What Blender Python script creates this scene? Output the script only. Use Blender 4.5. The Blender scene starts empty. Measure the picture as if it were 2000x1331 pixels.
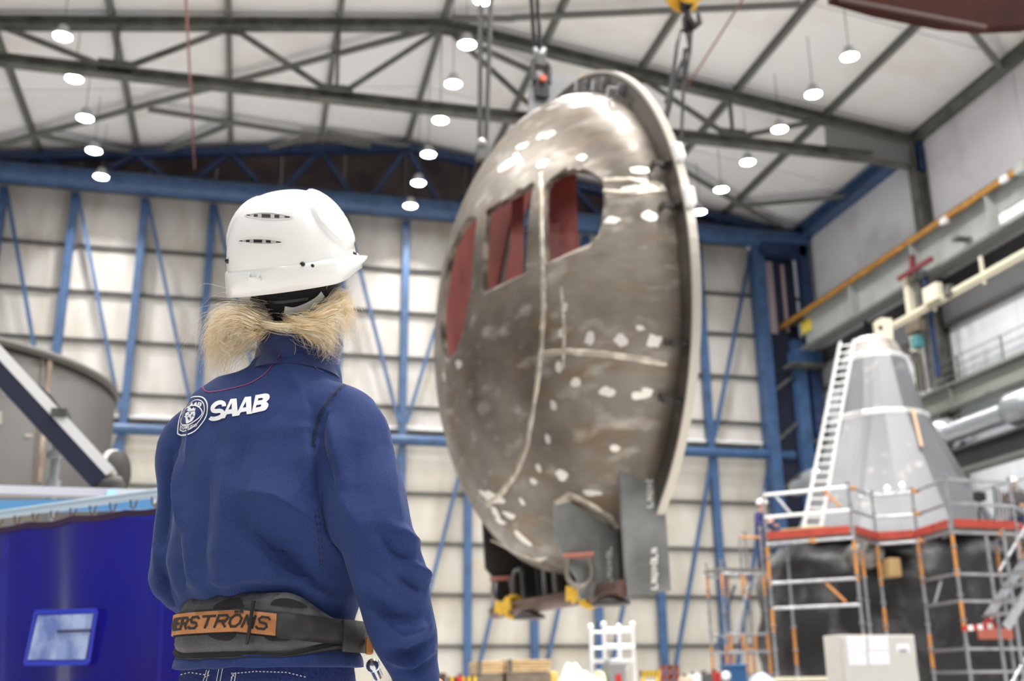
import bpy, bmesh, math, random
import numpy as np
from mathutils import Vector, Matrix
from mathutils.bvhtree import BVHTree
random.seed(7)
SC = bpy.context.scene
COL = SC.collection
PI = math.pi
def lin(c):
    return tuple(((v/255)/12.92 if v/255 <= .04045 else ((v/255+.055)/1.055)**2.4) for v in c[:3])
# ------------------------------------------------------------------ camera
FPX = 2131.0
YAW, PITCH, ROLL = math.radians(13.5), math.radians(17.5), math.radians(-.585)
CAM = Vector((0, 0, .85))
FW = Vector((math.sin(YAW)*math.cos(PITCH), math.cos(YAW)*math.cos(PITCH), math.sin(PITCH)))
RT0 = Vector((math.cos(YAW), -math.sin(YAW), 0)); UP0 = RT0.cross(FW)
RT = RT0*math.cos(ROLL) + UP0*math.sin(ROLL)
UP = UP0*math.cos(ROLL) - RT0*math.sin(ROLL)
cd = bpy.data.cameras.new('camera'); cam = bpy.data.objects.new('camera', cd); COL.objects.link(cam)
m = Matrix((RT, UP, -FW)).transposed().to_4x4(); m.translation = CAM
cam.matrix_world = m
cd.sensor_width = 36; cd.lens = 36*FPX/2000; cd.clip_start = .05; cd.clip_end = 200
cd.dof.use_dof = True; cd.dof.focus_distance = 2.0; cd.dof.aperture_fstop = 3.8
SC.camera = cam
# ------------------------------------------------------------------ world, exposure
SC.view_settings.view_transform = 'Standard'; SC.view_settings.look = 'None'
SC.view_settings.gamma = 1; SC.view_settings.use_curve_mapping = False
SC.view_settings.exposure = 0.0
w = bpy.data.worlds.new('hall_light'); SC.world = w; w.use_nodes = True
w.node_tree.nodes['Background'].inputs[0].default_value = (.92, .96, 1, 1)
w.node_tree.nodes['Background'].inputs[1].default_value = .17
LAMP_W = 250.0
LAMP_EMIT = 60.0
# surveying helpers: a sight line from the camera station met with a real plane of the hall
def ray(px, py): return FW*FPX + RT*(px-1000) - UP*(py-665)
def atY(px, py, v): d = ray(px, py); return CAM + d*((v-CAM.y)/d.y)
def atX(px, py, v): d = ray(px, py); return CAM + d*((v-CAM.x)/d.x)
def atZ(px, py, v): d = ray(px, py); return CAM + d*((v-CAM.z)/d.z)
def atR(px, py, dist): d = ray(px, py).normalized(); return CAM + d*dist
def atP(px, py, o, n):
    d = ray(px, py); o = Vector(o); n = Vector(n); return CAM + d*((o-CAM).dot(n)/d.dot(n))
# ------------------------------------------------------------------ materials
MT = {}
def mat(name, col, rough=.5, metal=0., noise=None, bump=None, wave=None, emit=None, spec=.5, coat=0., sheen=0., alpha=None, noise2=None):
    """noise=(scale, colour2, lo, hi[, stretch]); bump=(scale, strength); wave=(axis, period_m, strength)"""
    if name in MT: return MT[name]
    mt = bpy.data.materials.new(name); MT[name] = mt; mt.use_nodes = True
    nt = mt.node_tree; N = nt.nodes; L = nt.links; b = N['Principled BSDF']
    c = lin(col)+(1,)
    b.inputs['Base Color'].default_value = c
    b.inputs['Roughness'].default_value = rough; b.inputs['Metallic'].default_value = metal
    b.inputs['Specular IOR Level'].default_value = spec
    b.inputs['Coat Weight'].default_value = coat
    if sheen: b.inputs['Sheen Weight'].default_value = sheen; b.inputs['Sheen Roughness'].default_value = .4
    tc = None
    def coords():
        nonlocal tc
        if tc is None: tc = N.new('ShaderNodeTexCoord')
        return tc.outputs['Object']
    def noisefac(nz):
        n = N.new('ShaderNodeTexNoise'); n.inputs['Scale'].default_value = nz[0]; n.inputs['Detail'].default_value = 5
        src = coords()
        if len(nz) > 4:
            mp = N.new('ShaderNodeMapping'); mp.inputs['Scale'].default_value = nz[4]; L.new(src, mp.inputs[0]); src = mp.outputs[0]
        L.new(src, n.inputs['Vector'])
        r = N.new('ShaderNodeMapRange'); r.inputs[1].default_value = nz[2]; r.inputs[2].default_value = nz[3]; L.new(n.outputs[0], r.inputs[0])
        return r.outputs[0]
    out = None
    for nz in (noise, noise2):
        if nz:
            mx = N.new('ShaderNodeMix'); mx.data_type = 'RGBA'
            L.new(noisefac(nz), mx.inputs[0])
            if out is None: mx.inputs[6].default_value = c
            else: L.new(out, mx.inputs[6])
            mx.inputs[7].default_value = lin(nz[1])+(1,)
            out = mx.outputs[2]
    if out is not None: L.new(out, b.inputs['Base Color'])
    nrm = None
    if bump:
        n = N.new('ShaderNodeTexNoise'); n.inputs['Scale'].default_value = bump[0]; n.inputs['Detail'].default_value = 4; L.new(coords(), n.inputs['Vector'])
        bp = N.new('ShaderNodeBump'); bp.inputs['Strength'].default_value = bump[1]; bp.inputs['Distance'].default_value = bump[2] if len(bump) > 2 else .01
        L.new(n.outputs[0], bp.inputs['Height']); nrm = bp.outputs[0]
    if wave:
        s = N.new('ShaderNodeSeparateXYZ'); L.new(coords(), s.inputs[0])
        mu = N.new('ShaderNodeMath'); mu.operation = 'MULTIPLY'; mu.inputs[1].default_value = 2*PI/wave[1]; L.new(s.outputs[wave[0]], mu.inputs[0])
        si = N.new('ShaderNodeMath'); si.operation = 'SINE'; L.new(mu.outputs[0], si.inputs[0])
        bp = N.new('ShaderNodeBump'); bp.inputs['Strength'].default_value = wave[2]; bp.inputs['Distance'].default_value = .02
        L.new(si.outputs[0], bp.inputs['Height'])
        if nrm: L.new(nrm, bp.inputs['Normal'])
        nrm = bp.outputs[0]
    if nrm: L.new(nrm, b.inputs['Normal'])
    if emit:
        b.inputs['Emission Color'].default_value = lin(emit[0])+(1,); b.inputs['Emission Strength'].default_value = emit[1]
    if alpha is not None: b.inputs['Alpha'].default_value = alpha
    return mt
STEEL = mat('dark_grey_steel', (92, 92, 88), .55, .0, noise=(3, (62, 62, 60), .4, .7))
PURL = mat('purlin_grey', (112, 112, 108), .55)
BLUE = mat('blue_painted_steel', (58, 88, 128), .45, noise=(2.5, (44, 66, 98), .45, .75))
DBLUE = mat('dark_blue_steel', (34, 56, 96), .5, noise=(2.5, (24, 40, 70), .4, .7))
ROOF = mat('white_roof_sheet', (244, 243, 243), .6, noise=(.35, (226, 218, 210), .5, .85), bump=(1.2, .15))
SHEET = mat('white_ribbed_sheet', (204, 201, 196), .42, noise=(1.3, (178, 170, 156), .45, .75, (1, 1, .3)), noise2=(.8, (190, 160, 110), .62, .82), wave=(0, .085, .35), bump=(1.3, .25, .03))
SHEET2 = mat('cream_flat_sheet', (192, 188, 178), .5, noise=(1.1, (172, 164, 150), .45, .75, (1, 1, .4)), noise2=(.8, (188, 166, 124), .6, .85, (.6, 1, 1.6)), wave=(0, .085, .22), bump=(1.3, .2, .02))
GIRT = mat('dark_girt', (72, 72, 70), .6)
BROWNP = mat('dark_brown_panel', (92, 80, 78), .8, noise=(.7, (62, 54, 54), .4, .7), wave=(0, .2, .3))
RWALL = mat('pale_grey_wall', (230, 230, 234), .65, noise=(.5, (190, 188, 190), .5, .8), wave=(1, .3, .12))
RWALL2 = mat('white_corrugated_wall', (214, 219, 224), .55, wave=(1, .22, .5), noise=(.8, (200, 200, 200), .5, .8))
GIRD = mat('grey_green_girder', (168, 173, 170), .5, noise=(1.2, (148, 152, 148), .45, .75))
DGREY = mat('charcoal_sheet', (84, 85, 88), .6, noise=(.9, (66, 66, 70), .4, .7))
GOLD = mat('ochre_rail', (188, 134, 52), .45, noise=(3, (150, 104, 44), .4, .7))
CREAM = mat('cream_painted_steel', (214, 208, 186), .45)
WHITE = mat('white_paint', (235, 235, 235), .4)
BLACK = mat('black_rubber', (24, 24, 25), .55)
GALV = mat('galvanised_steel', (190, 192, 196), .3, .75, noise=(6, (160, 162, 166), .4, .7))
ORANGE = mat('orange_band', (206, 140, 74), .5, noise=(6, (176, 120, 66), .4, .7))
RED = mat('red_paint', (176, 40, 36), .5)
YELLOW = mat('yellow_paint', (228, 188, 50), .5)
DUCT = mat('spiral_duct_metal', (186, 192, 196), .28, .7, wave=(1, .12, .25))
FLOORM = mat('grey_concrete', (212, 210, 206), .4, noise=(1.5, (196, 194, 190), .35, .7), bump=(30, .05))
# ------------------------------------------------------------------ mesh builders
class MB:
    def __init__(s): s.v = []; s.f = []; s.sm = []
    def add(s, vs, fs, smooth=False):
        o = len(s.v); s.v += [tuple(v) for v in vs]; s.f += [tuple(i+o for i in f) for f in fs]; s.sm += [smooth]*len(fs); return s
    def box(s, c, size, M=None):
        c = Vector(c); h = [x/2 for x in size]
        vs = []
        for sx in (-1, 1):
            for sy in (-1, 1):
                for sz in (-1, 1):
                    p = Vector((sx*h[0], sy*h[1], sz*h[2]))
                    if M is not None: p = M @ p
                    vs.append(c+p)
        return s.add(vs, [(0, 1, 3, 2), (4, 6, 7, 5), (0, 4, 5, 1), (2, 3, 7, 6), (0, 2, 6, 4), (1, 5, 7, 3)])
    def bbox(s, c, size, bev=.01, M=None):
        """box with chamfered edges"""
        bm = bmesh.new(); bmesh.ops.create_cube(bm, size=1)
        for v in bm.verts: v.co = Vector((v.co.x*size[0], v.co.y*size[1], v.co.z*size[2]))
        bmesh.ops.bevel(bm, geom=bm.edges[:], offset=bev, segments=2, affect='EDGES', profile=.5)
        c = Vector(c); vs = [(c+(M @ v.co if M is not None else v.co)) for v in bm.verts]
        bm.verts.index_update(); s.add(vs, [[v.index for v in f.verts] for f in bm.faces]); bm.free(); return s
    def frame(s, p0, p1, up=(0, 0, 1)):
        d = (Vector(p1)-Vector(p0)); L = d.length; d.normalize(); u = Vector(up)
        if abs(d.dot(u)) > .98: u = Vector((0, 1, 0)) if abs(d.y) < .9 else Vector((1, 0, 0))
        sd = d.cross(u).normalized(); u = sd.cross(d)
        return d, sd, u, L
    def beam(s, p0, p1, w, h, up=(0, 0, 1)):
        d, sd, u, L = s.frame(p0, p1, up); p0 = Vector(p0); p1 = Vector(p1)
        vs = [p+sd*(a*w/2)+u*(b*h/2) for p in (p0, p1) for a, b in ((-1, -1), (1, -1), (1, 1), (-1, 1))]
        return s.add(vs, [(0, 3, 2, 1), (4, 5, 6, 7), (0, 1, 5, 4), (1, 2, 6, 5), (2, 3, 7, 6), (3, 0, 4, 7)])
    def ibeam(s, p0, p1, w, h, t=.03, up=(0, 0, 1)):
        d, sd, u, L = s.frame(p0, p1, up); p0 = Vector(p0); p1 = Vector(p1)
        for a in (-1, 1): s.beam(p0+u*(a*(h/2-t/2)), p1+u*(a*(h/2-t/2)), w, t, u)
        return s.beam(p0, p1, t, h-2*t, u)
    def tube(s, pts, r, n=8, closed=False, cap=True):
        pts = [Vector(p) for p in pts]; k = len(pts)
        rs = r if isinstance(r, (list, tuple)) else [r]*k
        vs = []; prev = None
        for i, p in enumerate(pts):
            a = pts[(i-1) % k] if (i > 0 or closed) else p; b = pts[(i+1) % k] if (i < k-1 or closed) else p
            d = (b-a).normalized()
            if prev is None:
                u = Vector((0, 0, 1)) if abs(d.z) < .9 else Vector((1, 0, 0)); sd = d.cross(u).normalized()
            else:
                sd = (prev - d*prev.dot(d)).normalized()
            prev = sd; u = sd.cross(d)
            for j in range(n):
                t = 2*PI*j/n; vs.append(p+(sd*math.cos(t)+u*math.sin(t))*rs[i])
        fs = []
        for i in range(k if closed else k-1):
            for j in range(n):
                a = i*n+j; b = i*n+(j+1) % n; c = ((i+1) % k)*n; fs.append((a, b, c+(j+1) % n, c+j))
        s.add(vs, fs, True)
        if cap and not closed: s.add([vs[j] for j in range(n)], [tuple(reversed(range(n)))]); s.add([vs[(k-1)*n+j] for j in range(n)], [tuple(range(n))])
        return s
    def cyl(s, p0, p1, r, n=12, r1=None): return s.tube([p0, p1], [r, r if r1 is None else r1], n)
    def lathe(s, prof, n=24, M=None, cap=True):
        """prof: (radius, height) pairs about local z"""
        vs = []; k = len(prof)
        for r, z in prof:
            for j in range(n):
                t = 2*PI*j/n; p = Vector((r*math.cos(t), r*math.sin(t), z)); vs.append(M @ p if M is not None else p)
        fs = [(i*n+j, i*n+(j+1) % n, (i+1)*n+(j+1) % n, (i+1)*n+j) for i in range(k-1) for j in range(n)]
        s.add(vs, fs, True)
        if cap: s.add(vs[:n], [tuple(reversed(range(n)))]); s.add(vs[-n:], [tuple(range(n))])
        return s
    def prism(s, pts, ext):
        """outline (list of 3D points) thickened by vector ext"""
        e = Vector(ext); n = len(pts); a = [Vector(p) for p in pts]; vs = a+[p+e for p in a]
        fs = [tuple(reversed(range(n))), tuple(range(n, 2*n))]+[(i, (i+1) % n, n+(i+1) % n, n+i) for i in range(n)]
        return s.add(vs, fs)
    def ball(s, c, r, n=12, sc=(1, 1, 1)):
        c = Vector(c); prof = [(math.sin(PI*i/(n//2+2))*r, -math.cos(PI*i/(n//2+2))*r) for i in range(1, n//2+2)]
        M = Matrix.Translation(c) @ Matrix.Diagonal((sc[0], sc[1], sc[2], 1))
        return s.lathe(prof, n, M)
    def mesh(s, name, m):
        me = bpy.data.meshes.new(name); me.from_pydata(s.v, [], s.f); me.update()
        me.polygons.foreach_set('use_smooth', s.sm)
        if m: me.materials.append(m)
        bm = bmesh.new(); bm.from_mesh(me); bmesh.ops.recalc_face_normals(bm, faces=bm.faces); bm.to_mesh(me); bm.free()
        return me
    def build(s, name, m, parent=None):
        o = bpy.data.objects.new(name, s.mesh(name, m)); COL.objects.link(o)
        if parent is not None:
            o.parent = parent
            pw = parent_loc(parent)
            if pw.length: o.data.transform(Matrix.Translation(-pw))
        return o
def parent_loc(o):
    t = Vector((0, 0, 0))
    while o is not None: t += o.location; o = o.parent
    return t
def obj(name, me, parent=None, loc=None):
    o = bpy.data.objects.new(name, me); COL.objects.link(o); o.parent = parent
    if loc is not None: o.location = Vector(loc)-(parent_loc(parent) if parent else Vector())
    return o
def tag(o, label=None, cat=None, group=None, kind=None):
    for k, v in (('label', label), ('category', cat), ('group', group), ('kind', kind)):
        if v: o[k] = v
    return o
def thing(name, loc, label, cat, group=None, kind=None):
    o = bpy.data.objects.new(name, None); COL.objects.link(o); o.location = loc; o.empty_display_size = .2
    return tag(o, label, cat, group, kind)
def struct(name): return tag(thing(name, (0, 0, 0), None, None), kind='structure')
def copy_tree(o, parent=None, delta=None):
    c = o.copy(); COL.objects.link(c); c.parent = parent
    if delta is not None: c.location = o.location+Vector(delta)
    for ch in list(o.children): copy_tree(ch, c)
    return c
# ================================================================== the hall
YB, XR, XRIDGE, XL = 40.0, 22.45, 5.2, -12.05
def zroof(x): return 21.85-.137*abs(x-XRIDGE)
YT = 30.72
# ---- floor
tag(MB().box((5, 18, -.1), (60, 60, .2)).build('floor', FLOORM), kind='structure')
# ---- ceiling: sheets between purlins, purlins, roof bracing
ceil = struct('ceiling')
PX = [XRIDGE+3.42*k for k in range(-5, 6)]
YS = [40.2, 35.4, YT, 25.7, 20.72, 15.7, 10.72, 5.7, .7]
for i in range(len(PX)-1):
    x0, x1 = PX[i], PX[i+1]
    me = None
    for j in range(len(YS)-1):
        y0, y1 = YS[j+1]+.03, YS[j]-.03
        z0, z1 = zroof(x0)+.12, zroof(x1)+.12
        b = MB(); e = .02
        b.prism([(x0+e, y0, z0), (x1-e, y0, z1), (x1-e, y1, z1), (x0+e, y1, z0)], (0, 0, .12))
        b.build('roof_sheet', ROOF, ceil)
for x in PX:
    MB().ibeam((x, .7, zroof(x)-.02), (x, 40, zroof(x)-.02), .16, .26, .03).build('purlin', PURL, ceil)
def roofpt(px, py, drop=.28):
    for sgn in (1, -1):
        d = ray(px, py); n = Vector((.137*sgn, 0, 1)); c0 = 21.85-drop+.137*sgn*XRIDGE
        p = CAM+d*((c0-n.dot(CAM))/n.dot(d))
        if (p.x-XRIDGE)*sgn >= -.3: return p
    return p
for a, b in [((-40, 292), (845, 55)), ((80, 265), (290, 303)), ((290, 213), (620, 265)), ((620, 265), (800, 303)), ((300, 303), (455, 240)), ((480, 303), (620, 262)),
             ((885, 35), (1005, 36)), ((1000, 34), (1565, 8)), ((905, 78), (1045, 142)), ((1330, 330), (1555, 462)), ((1440, 402), (1655, 383)), ((1870, 25), (1962, 140)), ((640, 262), (800, 285))]:
    p, q = roofpt(*a), roofpt(*b)
    MB().beam(p, q, .17, .15).build('roof_brace', PURL, ceil)
# ---- roof truss
GREY = mat('truss_grey', (104, 104, 98), .5, noise=(2, (70, 70, 64), .4, .7))
def truss(Y, label):
    t = thing('roof_truss', (0, 0, 0), label, 'truss')
    zb = 18.5
    ze = zroof(XR)-.3
    for side in (-1, 1):
        xe = XR-.1 if side > 0 else XL+.1
        MB().ibeam((XRIDGE, Y, zroof(XRIDGE)-.3), (xe, Y, ze), .34, .36, .05).build('top_chord', GREY, t)
    MB().ibeam((XL+.1, Y, zb), (XR-2.0, Y, zb-.12), .32, .34, .05).build('bottom_chord', GREY, t)
    tops = [XRIDGE+s for s in (-13.4, -6.75, 0, 6.75, 13.4)]
    bots = [XRIDGE+s for s in (-10.0, -3.4, 3.4, 10.0)]
    for bx in bots:
        MB().box((bx, Y, zb+.2), (1.0, .05, .4)).build('gusset_plate', GREY, t)
        for tx in (bx-3.35, bx+3.35):
            MB().beam((bx+.15*(1 if tx > bx else -1), Y, zb+.1), (tx, Y, zroof(tx)-.4), .12, .15).build('diagonal', GREY, t)
        MB().beam((bx, Y, zb+.1), (bx-.02, Y, zroof(bx)-.4), .1, .12).build('vertical', GREY, t)
    for tx in tops[1:-1]:
        MB().box((tx, Y, zroof(tx)-.5), (.9, .05, .34)).build('gusset_plate', GREY, t)
    for side in (-1, 1):
        f = (lambda x: XRIDGE+side*(x-XRIDGE))
        MB().prism([(f(18.75), Y-.04, zroof(18.75)-.4), (f(18.7), Y-.04, 18.4), (f(21.8), Y-.04, 18.2), (f(22.2), Y-.04, 18.3), (f(22.3), Y-.04, ze)], (0, .08, 0)).build('haunch_plate', mat('haunch_grey', (132, 132, 132), .5), t)
        MB().beam((f(18.6), Y, 18.38), (f(22.0), Y, 18.12), .34, .06).build('haunch_flange', GREY, t)
        MB().box((f(22.28), Y, 18.75), (.24, .44, 1.5)).build('bearing_bracket', DBLUE, t)
    return t
truss(YT, 'grey steel lattice roof truss spanning the hall under the white roof')
# ---- high bay lamps: three rows along the hall
LENS = mat('lamp_lens', (255, 255, 255), .3, emit=((255, 252, 248), LAMP_EMIT))
HOUS = mat('lamp_housing', (196, 198, 200), .4)
def lamp(x, y, z, label, group):
    t = thing('high_bay_lamp', (x, y, z), label, 'lamp', group)
    h = MB(); h.lathe([(.02, .34), (.13, .33), (.15, .2), (.24, .1), (.27, .0), (.255, -.01), (.235, .02)], 24, Matrix.Translation((x, y, z)), cap=False); h.build('housing', HOUS, t)
    MB().lathe([(.001, .012), (.238, .012), (.24, .016)], 24, Matrix.Translation((x, y, z)), cap=False).build('lens', LENS, t)
    MB().cyl((x, y, z+.33), (x, y, zroof(x)+.13), .012, 6).build('hanger_rod', STEEL, t)
    ld = bpy.data.lights.new('lamp_light', 'AREA'); ld.shape = 'DISK'; ld.size = .5; ld.energy = LAMP_W; ld.color = (1, .97, .94)
    try: ld.spread = math.radians(112)
    except Exception: pass
    lo = bpy.data.objects.new('lamp_light', ld); COL.objects.link(lo); lo.parent = t; lo.location = (0, 0, -.03)
ORD = ['farthest', 'second farthest', 'third farthest', 'fourth farthest', 'fifth farthest', 'sixth farthest', 'seventh farthest']
ZL = 18.35
ys = [38.1, 36.05, 33.75, 31.3, 29.0, 26.8, 24.6]
for nm, x, k in (('the row above the grey tank', -5.98, 6), ('the row under the ridge', 5.2, 7), ('the row near the crane wall', 16.3, 6)):
    for i in range(k):
        yy = ys[i] if x < 6 and x > 0 else (ys[i]-.15 if x < 0 else ys[i]-1.8)
        lamp(x, yy, ZL, 'round glowing ceiling lamp, %s in %s' % (ORD[i], nm), 'lamps of '+nm)
    for yy in (20.0, 15.4, 10.8, 6.2, 1.6, -3, -7.6):          # unseen rest of the rows over and behind the photographer, strengthened to light the worker
        ld = bpy.data.lights.new('lamp_light', 'AREA'); ld.shape = 'DISK'; ld.size = .6; ld.energy = LAMP_W*2.9; ld.color = (1, .97, .94)
        lo = bpy.data.objects.new('lamp_light', ld); COL.objects.link(lo); lo.location = (x, yy, ZL)
# ---- back wall
wb = struct('wall_back')
POST = [-12.0+2.468*k for k in range(14)]
lowG = [.5, 2.17, 3.96, 5.78, 7.6]
upG = [10.9, 12.85, 14.68, 16.46]
# sheets: one per bay and row
def sheet(x0, x1, z0, z1, y, m):
    MB().box(((x0+x1)/2, y, (z0+z1)/2), (x1-x0-.02, .06, z1-z0-.03)).build('wall_panel', m, wb)
for i in range(len(POST)-1):
    x0, x1 = POST[i], POST[i+1]
    if x0 > XR: break
    x1 = min(x1, XR)
    zs = [0]+lowG+[9.45]
    for a, b in zip(zs[:-1], zs[1:]): sheet(x0, x1, a, b, YB-.12, SHEET2)
    zs = [10.02]+upG+[18.7]
    for a, b in zip(zs[:-1], zs[1:]): sheet(x0, x1, a, b, YB+.1, SHEET)
    MB().box(((x0+x1)/2, YB+.45, 9.75), (x1-x0-.02, .05, .75)).build('recess_panel', mat('recess_brown', (120, 100, 78), .8, noise=(1.5, (84, 70, 58), .4, .7)), wb)
    zt0, zt1 = zroof(x0)+.1, zroof(min(x1, XR))+.1
    MB().prism([(x0+.01, YB+.15, 18.7), (x1-.01, YB+.15, 18.7), (x1-.01, YB+.15, zt1), (x0+.01, YB+.15, zt0)], (0, .06, 0)).build('gable_panel', BROWNP, wb)
MB().box(((XL+XR)/2, YB+.05, 10.06), (XR-XL, .5, .1)).build('ledge', WHITE, wb)
for z in lowG: MB().beam((XL, YB-.22, z), (XR, YB-.22, z), .14, .1).build('girt', GIRT, wb)
for z in upG: MB().beam((XL, YB-.0, z), (XR, YB-.0, z), .14, .1).build('girt', GIRT, wb)
for i, x in enumerate(POST):
    if x > 21: continue
    MB().beam((x, YB-.45, 0), (x, YB-.45, 9.3), .27, .3).build('lower_post', BLUE, wb)
    MB().beam((x, YB-.3, 9.7), (x, YB-.3, 18.4), .27, .3).build('upper_post', BLUE, wb)
    xn = x+2.468
    if xn < 21:
        MB().beam((xn-.1, YB-.52, 9.2), (x+.12, YB-.52, .3), .12, .13).build('lower_brace', BLUE, wb)
        if x < 3: MB().beam((x+.1, YB-.42, 18.3), (xn-.15, YB-.42, 10.2), .12, .13).build('upper_brace', BLUE, wb)
        else: MB().beam((xn-.1, YB-.42, 18.3), (x+.15, YB-.42, 10.2), .12, .13).build('upper_brace', BLUE, wb)
MB().tube([(XL, YB-.62, 9.5), (XR-1.4, YB-.62, 9.5)], .2, 14).build('lower_rail_beam', BLUE, wb)
# blue wind girder under the gable
wg = thing('wind_girder', (0, 0, 0), 'blue steel wind girder with tubular bottom chord along the gable end', 'girder')
MB().tube([(XL, YB-.95, 18.72), (XR-.2, YB-.95, 18.72)], .4, 18).build('bottom_chord', BLUE, wg)
MB().beam((XL, YB-.5, 19.13), (XR-.2, YB-.5, 19.13), .7, .05).build('walkway_plate', mat('maroon_plate', (96, 62, 84), .7), wg)
for sgn, xe in ((-1, XL), (1, XR-.3)):
    MB().beam((XRIDGE, YB-.6, zroof(XRIDGE)-.35), (xe, YB-.6, zroof(xe)-.35), .3, .32).build('top_chord', DBLUE, wg)
for k in range(-5, 5):
    xa = XRIDGE+3.42*k
    for x0, x1 in ((xa, xa+1.45), (xa+3.42, xa+1.97)):
        if zroof(x0) > 19.9 and x0 > XL: MB().beam((x0, YB-.6, zroof(x0)-.4), (x1, YB-.6, 19.0), .16, .2).build('lattice_bar', DBLUE, wg)
# corner column group where gable meets crane wall
cc = thing('corner_column', (21.2, 39, 0), 'tall blue steel corner column with dark infill where gable meets crane wall', 'column')
MB().beam((20.05, 39.1, 0), (20.05, 39.1, 18.4), .42, .36).build('flange_post', BLUE, cc)
MB().beam((22.0, 38.9, 0), (22.0, 38.9, 18.4), .46, .4).build('flange_post', DBLUE, cc)
MB().beam((21.35, 38.9, 0), (21.35, 38.9, 14.2), .5, .4).build('crane_post', BLUE, cc)
MB().box((21.0, 39.45, 9.2), (1.6, .1, 18.2)).build('infill', mat('navy_infill', (30, 36, 58), .7), cc)
MB().box((20.58, 39.3, 16.2), (.36, .06, 3.2)).build('pale_strip', mat('pale_pink_sheet', (168, 152, 156), .6), cc)
MB().box((21.22, 39.3, 16.2), (.14, .06, 3.0)).build('pale_strip', MT['pale_pink_sheet'], cc)
MB().box((21.1, 39.0, 18.2), (2.0, .6, .5)).build('head_plate', DBLUE, cc)
for z in (2, 4, 6, 8, 10, 12): MB().beam((20.2, 39.0, z), (21.3, 39.0, z+.9), .1, .1).build('lacing_bar', STEEL, cc)
MB().box((21.5, 38.6, 13.35), (1.2, .7, .55)).build('corbel', BLUE, cc)
MB().box((21.4, 38.5, 13.0), (1.5, .8, .1)).build('corbel_plate', STEEL, cc)
# ---- crane-side wall
wr = struct('wall_right')
yb = [2, 10.72, 20.72, YT, 40]
for a, b in zip(yb[:-1], yb[1:]):
    zt = zroof(XR)+.05
    n = 2
    for k in range(n):
        y0 = a+(b-a)*k/n; y1 = a+(b-a)*(k+1)/n
        MB().box((XR+.05, (y0+y1)/2, (13.9+zt)/2), (.1, y1-y0-.03, zt-13.9)).build('upper_panel', RWALL, wr)
        MB().box((XR+.02, (y0+y1)/2, 13.0), (.1, y1-y0-.03, 1.7)).build('shadow_panel', DGREY, wr)  # charcoal colour paints in the shade below the crane girder
        MB().box((XR+.05, (y0+y1)/2, 11.1), (.1, y1-y0-.03, 2.1)).build('cladding_panel', RWALL2, wr)
        MB().box((XR+.05, (y0+y1)/2, 8.3), (.1, y1-y0-.03, 3.4)).build('cladding_panel', RWALL2, wr)
        MB().box((XR+.05, (y0+y1)/2, 3.3), (.1, y1-y0-.03, 6.5)).build('cladding_panel', RWALL2, wr)
        MB().beam((XR-.05, y0, 14.6), (XR-.05, y0, 12.2), .12, .16).build('wall_post', GIRT, wr)
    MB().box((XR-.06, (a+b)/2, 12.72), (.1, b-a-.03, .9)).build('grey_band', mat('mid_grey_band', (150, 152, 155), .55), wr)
    MB().box((XR-.1, (a+b)/2, 12.2), (.2, b-a-.03, .12)).build('girt', GIRT, wr)
MB().beam((XR-.15, 2, zroof(XR)-.22), (XR-.15, YT, zroof(XR)-.22), .3, .26).build('eaves_beam', GREY, wr)
MB().ibeam((XR-.25, YT, zroof(XR)-.35), (XR-.25, 40, zroof(XR)-.35), .5, .6, .06).build('eaves_beam', BLUE, wr)
for y in (10.72, 20.72, YT):
    t = MB(); t.ibeam((XR-.25, y, 0), (XR-.25, y, 18.9), .42, .5, .06, up=(1, 0, 0)); t.build('wall_column', GREY, wr)
# crane runway girder
g = thing('crane_runway_girder', (21.3, 25, 13.4), 'grey green crane runway girder running along the crane side wall', 'girder')
MB().box((21.34, 21.5, 14.33), (.06, 33, 1.4)).build('web', GIRD, g)
MB().box((21.34, 22, 15.06), (.62, 36, .1)).build('top_flange', STEEL, g)
MB().box((21.34, 21.5, 13.58), (.62, 33, .1)).build('bottom_flange', mat('dull_flange', (110, 112, 108), .6), g)
MB().box((21.34, 22, 15.17), (.1, 36, .12)).build('crane_rail', STEEL, g)
MB().box((21.9, 21.5, 15.0), (1.0, 33, .05)).build('walkway_plate', STEEL, g)
for y in range(6, 38, 4): MB().box((21.14, y, 14.33), (.36, .04, 1.4)).build('stiffener', GIRD, g)
for (px, py) in ((1878, 467), (1780, 535)): MB().box(tuple(atX(px, py, 21.0)), (.5, .3, .08)).build('bracket', STEEL, g)
MB().box(tuple(atX(1575, 637, 21.27)), (.05, .72, .5)).build('sign_plate', mat('yellow_sign', (238, 214, 84), .5, emit=None), g)
cr = thing('conductor_rail', (20.95, 25, 14.9), 'ochre conductor rail with white clips along the top of the crane girder', 'rail')
MB().box((20.97, 23.5, 14.92), (.1, 37.2, .17)).build('bar', GOLD, cr)
for px, py in ((1962, 349), (1844, 431)): MB().box(tuple(atX(px, py, 20.94)), (.14, .3, .2)).build('clip', WHITE, cr)
for px, py in ((1996, 329),): MB().box(tuple(atX(px, py, 20.94)), (.3, .34, .3)).build('end_box', GIRD, cr)
lt = thing('wall_lamp', tuple(atX(1990, 415, 21.0)), 'white box light fixed under the crane girder', 'lamp')
b0 = atX(1990, 413, 21.0); MB().bbox(b0, (.35, 1.3, .3), .03).build('housing', WHITE, lt); MB().box(b0+Vector((0, 0, .2)), (.1, .9, .12)).build('bracket', STEEL, lt)
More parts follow.
